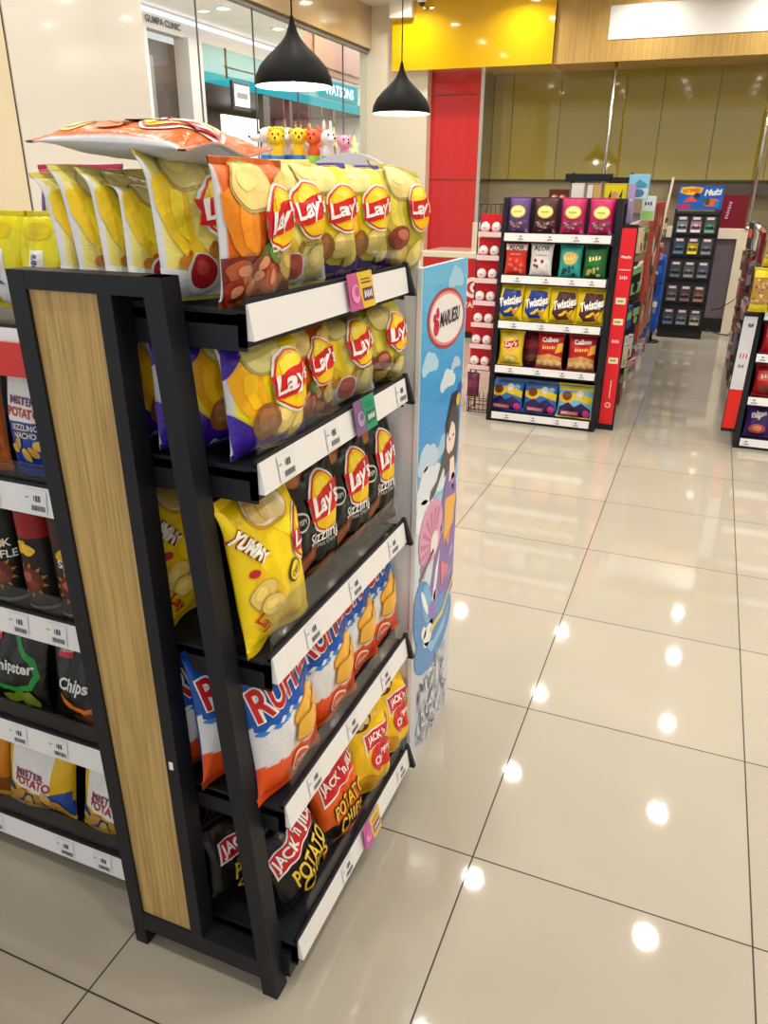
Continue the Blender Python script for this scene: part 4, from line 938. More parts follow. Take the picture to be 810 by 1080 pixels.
def a_yel(p):
    p.rect(.04, .04, .96, .96, (232, 214, 10), 1); p.ell(.48, .36, .2, .2, (206, 130, 120), 3); p.poly([(.2, .62), (.3, .84), (.34, .66)], (40, 36, 30), 2); p.poly([(.66, .66), (.8, .86), (.78, .62)], (40, 36, 30), 2)
    p.ell(.48, .72, .14, .12, (210, 150, 130), 3)
for nm, w, x, base, art, lab in (('snack_box', .13, -.085, (90, 40, 26), a_copper, 'box with copper coloured balls behind the purple pouches'), ('display_card', .085, .035, (200, 200, 198), a_white, 'plain white card under the black header bar behind the magenta pouches'), ('display_card', .095, .140, (150, 130, 90), a_half, 'white and tan card under the black header bar'), ('display_card', .145, .275, (190, 170, 10), a_yel, 'bright yellow card with a pink and black figure under the header bar')):
    card_thing(nm, w, .20 if nm == 'snack_box' else .235, .02, base, art, (x, 4.13, 1.252), lab, 'card' if nm[0] == 'd' else 'box')
# small hanging packs along the aisle side
def hook_pack():
    t = empty('hanging_pack')
    mb = MB(); mb.tube([(-.07, 0, .005), (.03, 0, .0), (.045, 0, .008)], .0025, 6); mb.build('hook', 'wire', t)
    return t
pc = {'white': (206, 206, 202), 'grey': (130, 128, 130), 'brown': (96, 62, 44), 'dark red': (130, 30, 34), 'cream': (214, 196, 160), 'black': (30, 30, 34), 'pink': (206, 150, 160), 'blue': (50, 74, 140), 'orange': (206, 100, 50), 'green': (130, 170, 110)}
names = list(pc); rr = random.Random(11)
rows = ['lowest', 'second', 'third', 'fourth', 'top']
ords = ['nearest', 'second', 'third', 'fourth', 'fifth', 'sixth', 'seventh', 'eighth', 'farthest']
for j, z in enumerate((.13, .36, .60, .85, 1.08)):
    for k in range(9):
        y = 3.98 + k * .33 + rr.uniform(-.03, .03); cn = names[(j * 3 + k * 7 + rr.randint(0, 2)) % len(names)]
        if j >= 1 and 4.40 < y < 5.8: continue
        if k > 5 and j < 2: cn = 'blue'
        t = empty('hanging_pack', (.455 + rr.uniform(-.01, .02), y, z + .14))
        mb = MB(); mb.tube([(-.045, 0, .006), (.02, 0, .0), (.03, 0, .008)], .0025, 6); mb.build('hook', 'wire', t)
        mb = MB(); w, h = rr.uniform(.12, .17), rr.uniform(.13, .17); tilt = rr.uniform(-.2, .2); d0 = .012
        mb.box(-d0, -w / 2, -h, d0, w / 2, .01, pc[cn], b=.004)
        S = flatS(w, h, (d0 + .0004, 0, -h), (0, 1, 0), (0, 0, 1), (1, 0, 0)); P = Pr(mb, S, w, h, seg=.2); c2 = pc[names[rr.randint(0, 9)]]
        P.rect(.1, .45, .9, .8, c2, 1); P.ell(.5, .25, .25, .2, pc[names[rr.randint(0, 9)]], 1)
        S = flatS(.022, h * .8, (0, -w / 2 - .0004, -h * .9)); P = Pr(mb, S, .022, h, seg=.2); P.rect(.1, .1, .9, .6, c2, 1)
        mb.xf(Matrix.Rotation(tilt, 4, 'X') @ Matrix.Rotation(rr.uniform(-.35, .1), 4, 'Z')); mb.build('packet', 'card', t)
        tag(t, '%s packet hung behind the red banner, %s in the %s row' % (cn, ords[k], rows[j]), 'hanging packet', 'packets on the aisle side of the middle unit')
# taller things sticking up beyond the red banner
def a_lb(p): p.rect(.03, .5, .97, .98, (130, 196, 226), 1); p.poly([(.1, .45), (.5, .8), (.9, .6), (.8, .45)], (70, 140, 180), 2); p.rect(.03, .02, .97, .45, (196, 214, 226), 1); p.ell(.5, .25, .3, .2, (70, 120, 160), 2)
card_thing('hanging_card', .125, .145, .02, (120, 190, 220), a_lb, (.415, 4.10, 1.395), 'light blue card standing above the red banner', 'card', lean=2)
def a_lil(p): p.rect(.05, .03, .95, .97, (176, 150, 196), 1); p.ell(.5, .6, .25, .15, (220, 200, 230), 2)
card_thing('hanging_card', .045, .23, .015, (160, 130, 180), a_lil, (.385, 4.02, 1.255), 'narrow lilac card just above the red banner', 'card')
def a_gr(p): p.rect(.05, .4, .95, .97, (222, 232, 232), 1); scrib(p, .5, .7, .6, .3, (40, 60, 120), 2, 3); p.rect(.05, .03, .95, .38, (160, 206, 120), 1)
card_thing('hanging_card', .085, .15, .02, (210, 220, 214), a_gr, (.478, 4.25, 1.265), 'white and green card right of the lilac one', 'card')
mb = MB(); mb.box(-.012, 0, 0, .012, 1.15, .93, (170, 66, 46), b=.004); P = Pr(mb, flatS(1.15, .93, (.0126, .575, 0), (0, 1, 0), (0, 0, 1), (1, 0, 0)), 1.15, .93, seg=.3)
P.rect(.0, .72, 1, 1, (176, 38, 36), 1); P.rect(0, .0, 1, .3, (160, 90, 60), 1)
for k in range(34): r = random.Random(k); P.ell(r.uniform(.1, .9), r.uniform(.1, .95), r.uniform(.03, .07), r.uniform(.03, .07), r.choice([(60, 40, 40), (226, 200, 190), (150, 110, 90), (40, 40, 46)]), 2 + k % 3, n=12)
o = mb.build('hanging_board', 'card'); o.location = (.49, 4.5, .44); tag(o, 'orange and red board of small goods hanging on the far aisle side', 'board')
mb = MB(); mb.bar((.46, 5.72, .70), (.53, 5.72, 1.55), .018, .018); tag(mb.build('wooden_stick', 'cream'), 'pale leaning stick beyond the orange board', 'stick')
mb = MB(); mb.box(-.05, -.15, .12, .05, .15, .86, (20, 84, 190), b=.03); P = Pr(mb, flatS(.09, .7, (0, -.151, .14)), .09, .7, seg=.2); P.rect(.2, .8, .8, .9, (60, 130, 220), 1); P.rect(.1, .1, .9, .3, (30, 100, 210), 1)
for z in (.36, .6): mb.box(-.052, -.152, z, .052, .152, z + .012, (12, 60, 150))
mb.tube([(0, 0, 0), (0, 0, .13)], .02, 10, (30, 30, 34)); mb.lathe([(.09, 0), (.09, .015), (.02, .02)], 16, (30, 30, 34))
o = mb.build('blue_floor_display', 'card'); o.location = (.45, 7.15, 0); o.rotation_euler = (0, 0, 0); tag(o, 'bright blue slim floor display between the middle unit and the toy car stand', 'floor display')
# wire stand with egg trays at the left of the middle rack
t = empty('wire_stand', (-.44, 3.76, 0))
mb = MB()
for x in (-.075, .075):
    mb.tube([(x, 0, 0), (x, 0, 1.36)], .005, 6); mb.tube([(x, .14, 0), (x, .14, 1.36)], .005, 6)
for z in (.02, .30, .62, .94, 1.20, 1.36):
    mb.tube([(-.075, 0, z), (.075, 0, z), (.075, .14, z), (-.075, .14, z), (-.075, 0, z)], .004, 6)
for k in range(5): mb.tube([(-.075 + .03 * (k + 1) - .015, 0, 1.36), (-.075 + .03 * (k + 1) - .015, 0, 1.20)], .003, 6)
mb.build('frame', 'wire', t)
mb = MB()
for z in (.02, .10): mb.tube([(-.07, -.06, z), (.07, -.06, z), (.07, .0, z + .0), (-.07, .0, z), (-.07, -.06, z)], .003, 6)
for k in range(6): mb.tube([(-.07 + .028 * k, -.06, .02), (-.07 + .028 * k, -.06, .16)], .0025, 6)
mb.build('basket', 'wire', t)
tag(t, 'slim black wire stand at the left of the middle rack', 'wire stand')
def egg_tray():
    t = empty('egg_tray')
    mb = MB(); mb.box(-.075, 0, 0, .075, .006, .135, (206, 20, 36), b=.002); mb.box(-.075, -.045, 0, .075, 0, .01, (206, 20, 36)); mb.box(-.075, -.047, 0, .075, -.043, .03, (236, 200, 206)); mb.build('tray_card', 'card', t)
    for x in (-.036, .036):
        mb = MB(); mb.ball((x, -.022, .055), (.031, .020, .034), (236, 226, 226), 16)
        S = lambda u, v, e, x=x: Vector((x + (u - .5) * .034, -.0425 - e + .018 * (2 * u - 1) ** 2 * .3, .040 + v * .024)); P = Pr(mb, S, .034, .024, seg=.01); P.ell(.5, .5, .34, .18, (232, 190, 198), 1); P.ell(.5, .55, .2, .1, (206, 120, 150), 2)
        mb.build('egg', 'film', t)
    return t
for k in range(7):
    z = .315 + k * .142; o = use('egg', egg_tray); o.location = (-.445 + .004 * k, 3.745, z)
    tag(o, 'red card tray of two white eggs on the wire stand, %s' % ['lowest', 'second from the bottom', 'third from the bottom', 'fourth from the bottom', 'third from the top', 'second from the top', 'topmost'][k], 'egg tray', 'red egg trays on the wire stand')
def purp_art(p): p.rect(.1, .4, .9, .7, (120, 40, 90), 1)
o = use('mar', make_bag('snack_bag', .09, .17, .04, flat((96, 24, 56)), purp_art, 3.0, sealcol=(80, 20, 50), nv=16, nu=12)); pose(o, -.475, 3.70, .125, 0, 0, 0, 0); tag(o, 'maroon bag hanging low on the wire stand below the egg trays', 'snack bag')

# ------------------------------------------------------------------ toy car stand, counters, freezer
t = empty('toy_car_stand', (.715, 7.55, 0))
mb = MB(); mb.prism([(-.02, 0), (.22, 0), (.22, 1.28), (.12, 1.28)], -.225, -.205, 'x'); mb.prism([(-.02, 0), (.22, 0), (.22, 1.28), (.12, 1.28)], .205, .225, 'x'); mb.build('side_panel', 'black', t)
mb = MB(); mb.prism([(.0, .04), (.22, .04), (.22, 1.26), (.13, 1.26)], -.205, .205, 'x'); mb.box(-.225, -.03, 0, .225, .22, .05, b=.004); mb.build('body', 'blackm', t)
for z in (.12, .36, .60, .83, 1.04, 1.24):
    yy = .0 + .13 * (z - .04) / 1.22; mb = MB(); mb.box(-.205, yy - .025, z - .012, .205, yy, z); mb.build('ledge', 'black', t)
mb = MB(); mb.box(-.215, .13, 1.28, .215, .145, 1.50, (24, 100, 190), b=.003); P = Pr(mb, flatS(.43, .22, (0, .1295, 1.28)), .43, .22, seg=.1)
P.rect(0, 0, 1, 1, (20, 96, 190), 1); P.poly([(.03, .72), (.06, .94), (.3, .98), (.54, .92), (.50, .72), (.40, .62), (.2, .62)], (250, 196, 30), 2); P.text('HOT WHEELS', .285, .81, .40, (206, 30, 34), 4, 4, .1, .085, .03); P.text('Multi', .77, .74, .36, WHITE, 3, 4, .25, None, .05)
P.poly([(.04, .04), (.3, .04), (.3, .2), (.04, .2)], (214, 30, 90), 2); P.poly([(.12, .3), (.3, .6), (.44, .34)], (222, 84, 60), 2); P.ell(.42, .6, .07, .06, (40, 40, 60), 3); P.ell(.76, .3, .17, .09, (222, 100, 60), 2, 8); P.ell(.66, .34, .06, .08, (70, 80, 40), 3); P.ell(.88, .24, .05, .08, (40, 130, 200), 3)
mb.build('header', 'card', t)
tag(t, 'slim black stand of carded toy cars with blue header, before the back counter', 'toy stand')
cc = [(150, 160, 170), (206, 170, 180), (90, 130, 110), (70, 100, 130), (226, 190, 40), (110, 112, 118), (80, 90, 100), (120, 120, 116), (100, 110, 130), (120, 110, 116), (110, 80, 90), (140, 100, 80), (90, 100, 124), (110, 116, 124), (160, 150, 140)]
def carded(c):
    t = empty('carded_toy_car')
    mb = MB(); mb.box(-.055, 0, 0, .055, .004, .165, (60, 62, 72)); P = Pr(mb, flatS(.11, .165, (0, -.0006, 0)), .11, .165, seg=.1); P.rect(.18, .80, .82, .95, (226, 200, 206), 1); P.rect(.04, .04, .96, .70, [k * .7 for k in c], 1); P.rect(.1, .06, .9, .22, [min(255, k * 1.4) for k in c], 2); mb.build('backing_card', 'card', t)
    mb = MB(); mb.box(-.040, -.022, .062, .040, -.001, .078, c, b=.003); mb.box(-.022, -.020, .077, .016, -.003, .090, c, b=.003)
    for x in (-.024, .024): mb.lathe([(0, 0), (.010, 0), (.010, .022), (0, .022)], 12, (20, 20, 22)); mb.xf(Matrix.Translation((x, -.023, .062)) @ Matrix.Rotation(rad(-90), 4, 'X'), len(mb.v) - 48)
    mb.build('car', 'card', t)
    return t
cnm = ['pale grey', 'pink', 'green', 'steel blue', 'bright yellow', 'mid grey', 'slate', 'stone grey', 'grey blue', 'mauve grey', 'plum', 'rust brown', 'navy grey', 'cool grey', 'tan']
for j in range(5):
    for k in range(3):
        i = j * 3 + k; z = [1.05, .84, .61, .37, .13][j]; yy = .13 * (z - .04) / 1.22
        o = carded(cc[i]); o.location = (.715 + (k - 1) * .134, 7.55 + yy - .016, z); o.rotation_euler = (-rad(5), 0, 0)
        tag(o, 'carded toy car, %s, %s of three in the %s row of the black stand' % (cnm[i], ['left', 'middle', 'right'][k], ['top', 'second', 'middle', 'fourth', 'lowest'][j]), 'toy car', 'carded toy cars on the stand')
# cream counters with recessed fronts
def counter(x0, x1, lab, recess='recess'):
    t = empty('counter', ((x0 + x1) / 2, 8.05, 0)); w = (x1 - x0) / 2
    mb = MB(); mb.box(-w, 0, .985, w, .55, 1.09, b=.004); mb.build('top', 'cream', t)
    for s in (-1, 1): mb = MB(); mb.box(s * w - (.1 if s > 0 else 0), .0, 0, s * w + (.1 if s < 0 else 0), .5, .985); mb.build('side_panel', 'cream', t)
    mb = MB(); mb.box(-w + .1, .045, .15, w - .1, .06, .985); mb.build('recessed_front', recess, t)
    mb = MB(); mb.box(-w + .1, .03, 0, w - .1, .06, .15); mb.build('kick_plate', 'blackm', t)
    return tag(t, lab, 'counter')
counter(.24, 1.235, 'cream counter with grey-purple recessed front behind the toy car stand')
counter(-1.78, -.9, 'cream counter behind the red freezer at the back left', 'back')
mb = MB(); mb.box(.87, 8.10, 1.092, 1.19, 8.125, 1.42, (120, 10, 26), b=.003); P = Pr(mb, flatS(.32, .328, (1.03, 8.0994, 1.092)), .32, .328, seg=.1); P.rect(0, 0, 1, 1, (118, 8, 28), 1); scrib(P, .42, .55, .55, .10, (206, 170, 220), 2, 7, 82)
tag(mb.build('advert_panel', 'card'), 'dark red panel with pale upright lettering standing on the cream counter', 'panel')
mb = MB(); mb.tube([(.98, 7.98, .05), (1.05, 7.95, .02), (1.12, 7.93, .008), (1.2, 7.9, .006), (1.25, 8.0, .006)], .006, 6); tag(mb.build('cable', 'cable'), 'dark cable lying on the floor at the foot of the cream counter', 'cable'); mb = MB(); mb.tube([(1.0, 8.0, .25), (1.08, 7.98, .27), (1.16, 7.97, .33), (1.22, 7.99, .38)], .005, 6)
tag(mb.build('cable', 'cable'), 'dark cable looping up in front of the grey-purple recess of the counter', 'cable')
t = empty('ice_cream_freezer', (-1.42, 6.55, 0))
mb = MB(); mb.box(-.45, 0, .06, .45, .62, .80, b=.015); mb.build('body', 'redfr', t)
mb = MB(); mb.box(-.46, -.01, .80, .46, .63, .86, b=.01); mb.build('rim', 'cream', t)
mb = MB(); mb.box(-.42, .02, .855, .42, .6, .868); mb.build('glass_lid', 'acryl', t)
mb = MB(); mb.box(-.44, .02, 0, .44, .6, .06); mb.build('base', 'blackm', t)
mb = MB(); P = Pr(mb, flatS(.86, .72, (0, -.0004, .07)), .86, .72, seg=.1)
def swirl(cx, cy, r, a0, a1, w, col, lay):
    A = [a0 + (a1 - a0) * k / 16 for k in range(17)]; P.poly([(cx + r * math.cos(rad(a)), cy + r * math.sin(rad(a)) * P.asp) for a in A] + [(cx + (r - w) * math.cos(rad(a)), cy + (r - w) * math.sin(rad(a)) * P.asp) for a in A[::-1]], col, lay)
swirl(.62, .62, .12, 60, 300, .045, (255, 226, 216), 1); swirl(.65, .62, .065, 20, 280, .035, (255, 226, 216), 1); P.text("WALL'S", .62, .38, .30, (250, 220, 214), 1, 0, 0, None, .03)
mb.build('front_graphic', 'card', t)
tag(t, 'red ice cream freezer with pale heart swirl behind the wire stand', 'freezer')

# ------------------------------------------------------------------ right rack (cut by the frame)
face_rack('display_rack', 1.205, 1.92, 3.62, [1.05, .80, .56, .305, .052], 1.0 + .28, 'black rack of red snacks cut by the right edge of the photo', [1.27, 1.45, 1.63, 1.8])
t = empty('price_banner', (1.165, 3.66, 0))
mb = MB(); mb.prism([(-.042, .09), (-.032, .80), (.044, .80), (.040, .09)], -.01, .02, 'y'); mb.build('backing', 'black', t)
mb = MB(); S = lambda u, v, e: Vector(((-.038 + .010 * v) + u * .072, -.0105 - e, .11 + v * .67)); P = Pr(mb, S, .072, .67, seg=.2)
P.rect(0, .36, 1, 1, (206, 208, 216), 1); P.rect(0, 0, 1, .36, (214, 32, 24), 1)
for k in range(5): P.ell(.3 + .11 * k, .66, .05, .22, (196, 50, 50) if k % 2 == 0 else (230, 220, 220), 2)
scrib(P, .5, .57, .45, .3, (150, 50, 60), 2, 3); P.ell(.6, .93, .22, .2, (110, 90, 130), 2); P.ell(.6, .95, .14, .12, (206, 208, 216), 3)
mb.build('printed_face', 'card', t)
tag(t, 'narrow price banner, white above and red below, at the left of the right rack', 'banner')
t = empty('shelf_unit', (1.55, 4.02, 0))
mb = MB(); mb.box(-.36, 0, 0, .36, 2.6, .06); mb.build('plinth', 'black', t)
mb = MB(); mb.box(-.02, 0, .06, .02, 2.6, 1.25); mb.build('spine', 'blackm', t)
for z in (.3, .55, .8, 1.05): mb = MB(); mb.box(-.36, 0, z - .02, .36, 2.6, z); mb.build('shelf', 'black', t)
tag(t, 'long black shelf unit running back behind the right rack', 'shelf unit')
def red_art(p): p.rect(.1, .5, .9, .8, (240, 90, 80), 1); scrib(p, .5, .66, .6, .16, WHITE, 2, 5, 8); p.ell(.5, .26, .3, .16, (130, 60, 40), 1)
rb = make_bag('snack_bag', .16, .19, .05, flat((186, 22, 32)), red_art, 5.6, sealcol=(176, 24, 34), nv=20, nu=16)
def purpr_art(p): p.text('nips', .5, .68, .6, WHITE, 2, 8, .1, None, .06); p.ell(.5, .26, .34, .2, (206, 90, 80), 1); p.ell(.5, .27, .2, .12, (236, 150, 120), 2)
pb = make_bag('snack_bag', .15, .20, .05, flat((72, 36, 120)), purpr_art, 6.6, sealcol=(66, 36, 110), nv=20, nu=16)
RR = 'snack bags on the right rack'
for z, key, mk_, xs_, nm in ((.56, 'rrb', rb, (1.335, 1.51, 1.69), 'third'), (.305, 'rrb', rb, (1.335, 1.51, 1.69), 'fourth'), (.052, 'rpb', pb, (1.325, 1.49, 1.66), 'lowest'), (.80, 'rrb', rb, (1.40, 1.58), 'second')):
    for k, x in enumerate(xs_):
        putl(key, mk_, x, z, '%s snack bag on the %s shelf of the right rack, %s from its left' % ('purple' if key == 'rpb' else 'red', nm, ['first', 'second', 'third'][k]), RR, 0, 6, 3.72, 'snack bag')
def nut_pack(p):
    for k in range(30): r = random.Random(k + 5); p.ell(r.uniform(.12, .88), r.uniform(.18, .75), r.uniform(.07, .1), r.uniform(.05, .07), r.choice([(206, 170, 130), (150, 96, 60), (226, 196, 150)]), 1 + k % 5, r.uniform(0, 90), n=10)
    p.rect(.05, .78, .95, .93, (226, 206, 40), 6); p.rect(.05, .05, .95, .18, (214, 196, 30), 6)
nt_ = make_bag('nut_pack', .105, .24, .05, flat((176, 140, 60)), nut_pack, 2.3, sealcol=(214, 196, 40), back=(190, 170, 40), nv=24, nu=16)
for x, y, z, lab in ((1.195, 3.60, .815, 'yellow-topped pack of nuts hanging left at the right photo edge'), (1.31, 3.59, .82, 'yellow-topped pack of nuts hanging right at the photo edge'), (1.225, 3.63, 1.06, 'yellow-topped pack of nuts hanging above the others at the right photo edge')):
    o = use('nut', nt_); pose(o, x, y, z, 0, 0, 0, 0); tag(o, lab, 'pack of nuts', 'packs of nuts hanging on the right rack')
for j, z in enumerate((.20, .42, .64, .86, 1.08)):
    for k in range(6):
        y = 4.02 + k * .36 + rr.uniform(-.03, .03); cn = ['dark red', 'black', 'white', 'grey', 'brown'][rr.randint(0, 4)]
        t = empty('hanging_pack', (1.185 - rr.uniform(0, .02), y, z + .14))
        mb = MB(); mb.tube([(.045, 0, .006), (-.02, 0, .0), (-.03, 0, .008)], .0025, 6); mb.build('hook', 'wire', t)
        mb = MB(); w, h = rr.uniform(.12, .17), rr.uniform(.13, .18); mb.box(-.012, -w / 2, -h, .012, w / 2, .01, pc[cn], b=.004)
        P = Pr(mb, flatS(w, h, (-.0124, 0, -h), (0, -1, 0), (0, 0, 1), (-1, 0, 0)), w, h, seg=.2); P.rect(.1, .45, .9, .8, pc[names[rr.randint(0, 9)]], 1)
        mb.xf(Matrix.Rotation(rr.uniform(-.2, .2), 4, 'X') @ Matrix.Rotation(rr.uniform(-.1, .3), 4, 'Z')); mb.build('packet', 'card', t)
        tag(t, '%s packet on the right unit side, %s in the %s row' % (cn, ords[k], rows[j]), 'hanging packet', 'packets on the side of the right unit')

# ------------------------------------------------------------------ animal toys beyond the end rack
t = empty('toy_stand', (-.86, 2.02, 0))
mb = MB(); mb.lathe([(0, 0), (.2, 0), (.2, .015), (.03, .03)], 24); mb.tube([(0, 0, .02), (0, 0, 1.455)], .02, 12); mb.build('pole', 'grey', t)
mb = MB(); mb.box(-.26, -.09, 1.454, .26, .09, 1.474, b=.004); mb.build('tray', 'white', t)
tag(t, 'slim stand carrying the row of animal toys behind the end rack', 'stand')
def toy(kind, head, body, x, y, lab, s=1.0, rz=0):
    t = empty('animal_toy', (x, y, 1.441), rad(rz)); t.location.z = 1.475; t.scale = (s, s, s)
    mb = MB(); mb.lathe([(0, 0), (.032, 0), (.035, .01), (.034, .07), (.030, .095), (.016, .105), (0, .106)], 24, body); mb.build('bottle', 'card', t)
    mb = MB(); mb.lathe([(.026, .095), (.028, .115), (.022, .14), (.016, .15)], 20, head); mb.ball((0, -.004, .172), (.034, .034, .033), head, 18)
    lng = kind in ('dog', 'donkey')
    mb.ball((0, -.034 - (.014 if lng else 0), .162), (.017, .028 if lng else .016, .014), head if lng else [min(255, k + 14) for k in head], 14)
    mb.build('head', 'card', t)
    mb = MB(); mb.ball((0, -.05 - (.026 if lng else 0), .168), (.006, .005, .005), (30, 24, 24), 10)
    for sx in (-1, 1): mb.ball((sx * .013, -.034, .184), (.004, .004, .005), (24, 20, 20), 8)
    mb.build('nose_and_eyes', 'card', t)
    for sx in (-1, 1):
        mb = MB()
        if kind == 'lion': mb.ball((sx * .024, .0, .203), (.012, .007, .012), head, 12)
        elif kind == 'giraffe': mb.ball((sx * .030, .004, .195), (.014, .005, .008), head, 12); mb.tube([(sx * .010, 0, .198), (sx * .012, 0, .222)], .003, 6, head); mb.ball((sx * .012, 0, .224), .006, (150, 90, 40), 8)
        elif kind == 'fox': mb.lathe([(.011, 0), (.007, .015), (0, .028)], 10, head, sx * .020, 0, .196)
        elif kind == 'donkey': mb.ball((sx * .016, .004, .220), (.008, .005, .024), head, 12)
        else: mb.ball((sx * .030, .006, .186), (.008, .010, .022), head, 12)
        mb.build('ear', 'card', t)
    if kind == 'lion':
        mb = MB()
        for k in range(14): a = k * 2 * PI / 14; mb.ball((.034 * math.cos(a), .006, .172 + .034 * math.sin(a)), (.012, .010, .012), (240, 190, 20), 8)
        mb.build('mane', 'card', t)
    tag(t, lab, 'toy animal', 'animal toys in a row')
Wt, Yl, Or, Pk, Bl = (236, 226, 224), (248, 204, 24), (228, 92, 30), (240, 160, 190), (20, 112, 196)
toy('dog', Wt, Bl, -1.035, 2.02, 'white dog toy with black nose on a blue bottle, leftmost of the animal row', 1.05, -50)
toy('lion', Yl, Bl, -.965, 1.985, 'yellow lion toy with bushy mane on a blue bottle', 1.0, 20)
toy('dog', Wt, Bl, -.945, 2.06, 'white toy peeping out behind the yellow lion', 1.05, 10)
toy('giraffe', Yl, Bl, -.880, 2.03, 'yellow horned toy right of the lion on a blue bottle', 1.03, 30)
toy('fox', Or, (130, 190, 60), -.805, 2.03, 'orange fox-eared toy on a green bottle', 1.0, 10)
toy('donkey', Wt, (40, 150, 160), -.735, 2.03, 'white long-eared toy with dark muzzle right of the orange one', .98, 50)
toy('dog', Pk, (230, 150, 190), -.665, 2.05, 'pink toy at the right end of the animal row', .88, 40)

# ------------------------------------------------------------------ mall outside the window
mb = MB(); mb.add([(-8.2, 2, -.02), (-3.26, 2, -.02), (-3.26, 26, -.02), (-8.2, 26, -.02)], [(0, 1, 2, 3)]); struct(mb.build('floor_mall', mat('mall_floor', (200, 192, 180), .15)))
wall('ceiling_mall', (-8.2, 2, 4.12, -3.26, 26, 4.3), 'ceil')
wall('trim_5', (-8.0, 2, 4.02, -7.93, 26, 4.06), 'cove')
wall('wall_mall_fascia', (-8.2, 2, 3.80, -8.0, 26, 4.12), 'mallw')
wall('wall_mall_pier', (-8.2, 9.2, 0, -7.9, 10.25, 3.80), 'mallw')
wall('wall_mall_pier', (-8.2, 11.35, 0, -7.9, 11.75, 3.80), 'mallw')
wall('wall_mall_dark', (-8.7, 9.9, 0, -8.2, 11.5, 3.70), 'malld')
wall('door_1', (-8.19, 10.30, 0, -8.14, 10.66, 3.45), 'grey')
wall('wall_mall_end', (-8.9, 22.0, 0, -3.2, 22.2, 4.3), 'mallw')
mb = MB(); P = Pr(mb, flatS(1.5, .4, (-7.99, 10.9, 3.80), (0, 1, 0), (0, 0, 1), (1, 0, 0)), 1.5, .4, seg=.3); P.text('GUMPA CLINIC', .45, .32, .62, (70, 66, 66), 1, 0, 0, None, .03); tag(mb.build('clinic_sign', 'card'), 'small dark letters of a clinic sign above the dark doorway outside', 'sign')
t = empty('shop_fascia', (-8.0, 15.5, 3.2))
mb = MB(); mb.box(-.2, -3.72, .16, .02, 3.9, .60); mb.build('teal_panel', 'teal', t)
mb = MB(); mb.box(-.02, -3.72, .0, .06, 3.9, .16); mb.build('lit_band', 'cyan', t)
mb = MB(); mb.box(.02, .9, .22, .08, 2.95, .56); mb.build('lit_sign', 'cyan', t)
mb = MB(); P = Pr(mb, flatS(2.05, .34, (.082, 1.925, .22), (0, 1, 0), (0, 0, 1), (1, 0, 0)), 2.05, .34, seg=.4); P.text('WATSONS', .5, .5, .78, WHITE, 1, 0, 0, .11, .03); mb.build('sign_letters', 'signw', t)
mb = MB(); mb.box(.02, 3.1, .2, .08, 3.55, .58); mb.build('side_plate', 'white', t)
tag(t, 'long teal fascia with a lit cyan shop sign, seen through the window', 'shop sign')
wall('wall_mall_shop_interior', (-11.0, 11.75, 0, -10.9, 19.6, 3.2), mat('shop_interior', (92, 74, 70), .6))
wall('wall_mall_shop_side', (-11.0, 19.5, 0, -8.0, 19.6, 3.2), 'mallw')
wall('ceiling_mall_shop', (-11.0, 11.75, 3.2, -8.0, 19.6, 3.3), 'malld')
wall('floor_mall_shop', (-11.0, 11.75, -.06, -8.2, 19.6, -.02), 'malld')
wall('trim_6', (-8.1, 13.9, 0, -7.98, 14.15, 3.2), 'malld')
wall('trim_7', (-8.1, 15.0, 0, -7.98, 15.12, 3.2), 'malld')
wall('trim_8', (-8.1, 17.2, 0, -7.98, 17.3, 3.2), 'malld')
mb = MB(); mb.box(-10.0, 15.4, 0, -9.9, 17.0, 3.0); tag(mb.build('shop_display_wall', 'white'), 'pale display wall inside the shop across the mall', 'display')
mb = MB(); mb.box(-10.5, 12.5, 2.45, -10.45, 14.2, 2.85); tag(mb.build('lit_panel', emit('lit_violet_panel', (120, 110, 170), .7)), 'faint violet lit panel inside the shop across the mall', 'panel')
def star(c):
    mb = MB(); pts = []
    for k in range(10): a = PI / 2 + k * PI / 5; r = .26 if k % 2 == 0 else .10; pts.append((r * math.cos(a), r * math.sin(a)))
    mb.prism(pts, -.03, .03, 'x', c); mb.tube([(0, 0, .24), (0, 0, .62)], .008, 6, (120, 116, 100)); return mb.build('hanging_star', 'card')
for y, z, c, lab in ((14.6, 2.55, (120, 110, 80), 'dull gold star hanging in the shop front, leftmost'), (15.75, 2.55, (196, 176, 110), 'gold star hanging in the shop front, second from the left'), (17.0, 2.55, (206, 186, 110), 'gold star hanging in the shop front, third from the left'), (18.2, 2.45, (226, 206, 130), 'bright gold star hanging in the shop front, rightmost')):
    o = star(c); o.location = (-7.9, y, z); tag(o, lab, 'star', 'stars hanging in the shop across the mall')
mb = MB(); mb.lathe([(.14, -.25), (.10, 0), (0, .3)], 16, (190, 60, 60)); mb.tube([(0, 0, .28), (0, 0, .6)], .008, 6, (120, 116, 100)); o = mb.build('hanging_cone', 'card'); o.location = (-7.9, 16.4, 2.6); tag(o, 'red cone ornament hanging among the stars across the mall', 'ornament')
t = empty('hanging_sign', (-7.4, 11.9, 0))
mb = MB(); mb.tube([(0, -.2, 3.66), (0, -.2, 3.2)], .02, 8); mb.tube([(0, -.25, 3.38), (0, .7, 3.38)], .014, 8); mb.build('bracket', 'wire', t)
mb = MB(); mb.box(-.03, -.08, 2.74, .03, .52, 3.20, b=.01); mb.build('frame', 'wire', t)
mb = MB(); mb.box(.03, -.03, 2.80, .036, .47, 3.14); mb.build('sign_face', 'white', t); mb = MB(); mb.box(.036, .04, 2.93, .04, .40, 3.02); mb.build('sign_mark', 'grey', t)
tag(t, 'small square black-framed sign on a bracket outside the window', 'sign')
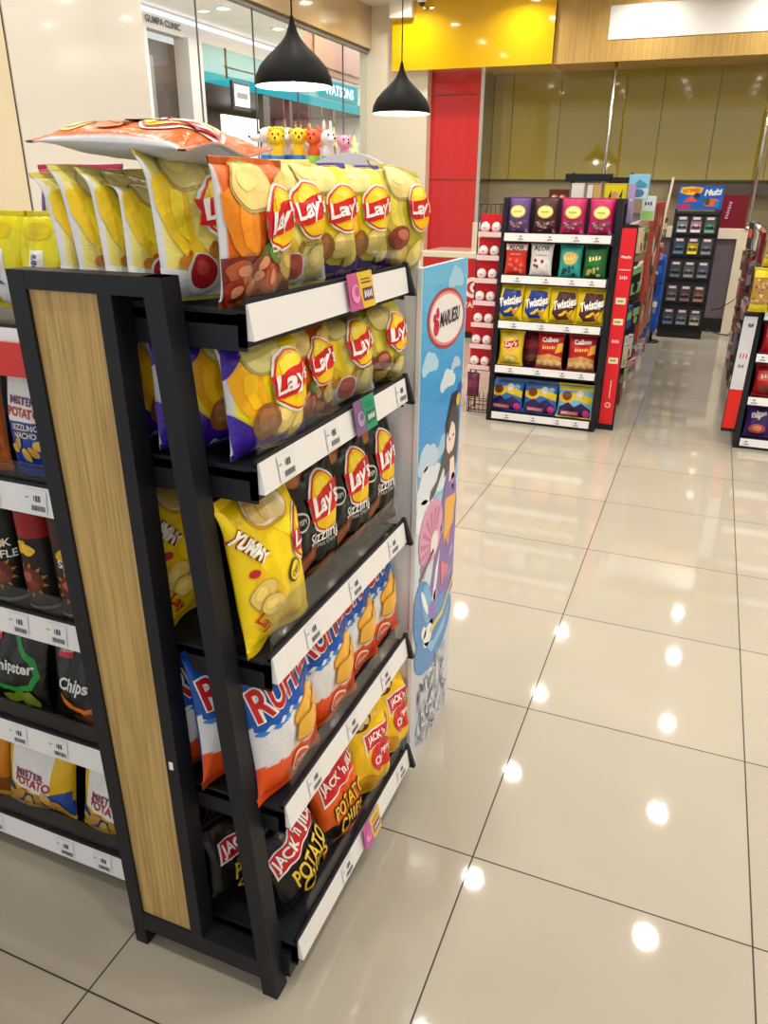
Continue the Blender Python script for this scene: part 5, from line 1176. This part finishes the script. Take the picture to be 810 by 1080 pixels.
mb = MB(); mb.box(-5.6, 11.2, 3.2, -5.5, 13.2, 4.0); mb.box(-5.48, 11.3, 3.3, -5.47, 13.1, 3.9); tag(mb.build('mall_banner', mat('mall_banner', (150, 110, 96), .5)), 'brown framed panel hanging from the mall ceiling beside the cream column', 'banner')
def mdown():
    t = empty('ceiling_downlight'); mb = MB(); mb.lathe([(0, 0), (.11, 0)], 24); mb.build('lens', 'lensm', t); mb = MB(); mb.lathe([(.11, 0), (.14, 0), (.14, -.01), (.11, -.012)], 24); mb.build('trim_ring', 'white', t); return t
for x, y in ((-7.0, 11.1), (-7.0, 12.9), (-7.0, 14.7), (-7.0, 16.6), (-5.4, 9.4), (-5.4, 11.1), (-5.4, 13.4), (-5.4, 16.0), (-5.4, 18.6), (-4.2, 8.0), (-4.2, 10.5)):
    o = use('mdown', mdown); o.location = (x, y, 4.115); tag(o, 'round downlight in the mall ceiling outside the window', 'ceiling light', 'downlights in the mall ceiling')
for x, y, z, e, sx, sy in ((-5.6, 11.0, 4.05, 400, 3, 6), (-5.6, 17.0, 4.05, 480, 3, 6), (-9.4, 15.6, 3.15, 160, 1.5, 6)):
    l = bpy.data.lights.new('mall_light', 'AREA'); l.shape = 'RECTANGLE'; l.size = sx; l.size_y = sy; l.energy = e; l.color = (1, .97, .94)
    o = bpy.data.objects.new('mall_light', l); COL.objects.link(o); o.location = (x, y, z)

# ------------------------------------------------------------------ world, camera, view
w = bpy.data.worlds.new('World'); sc.world = w; w.use_nodes = True
w.node_tree.nodes['Background'].inputs['Color'].default_value = (1.0, 1.0, 1.0, 1); w.node_tree.nodes['Background'].inputs['Strength'].default_value = 1.0
cam = bpy.data.cameras.new('Camera'); co = bpy.data.objects.new('Camera', cam); COL.objects.link(co); sc.camera = co
cam.sensor_fit = 'VERTICAL'; cam.sensor_height = 36.0; cam.lens = 800.94 / 1080 * 36.0; cam.clip_start = .05; cam.clip_end = 100
yaw, pitch, roll = 0.384137265915172, 0.40113239048261984, 0.009307476693992062
fwd = Vector((-math.sin(yaw) * math.cos(pitch), math.cos(yaw) * math.cos(pitch), -math.sin(pitch)))
right = Vector((math.cos(yaw), math.sin(yaw), 0)); up = right.cross(fwd)
c_, s_ = math.cos(roll), math.sin(roll)
r2 = right * c_ + up * s_; u2 = up * c_ - right * s_
m4 = Matrix((r2, u2, -fwd)).transposed().to_4x4(); m4.translation = Vector((.89623, -1.30790, 1.43644)); co.matrix_world = m4
sc.view_settings.view_transform = 'Standard'; sc.view_settings.look = 'None'; sc.view_settings.gamma = 1; sc.view_settings.use_curve_mapping = False
sc.view_settings.exposure = -0.25
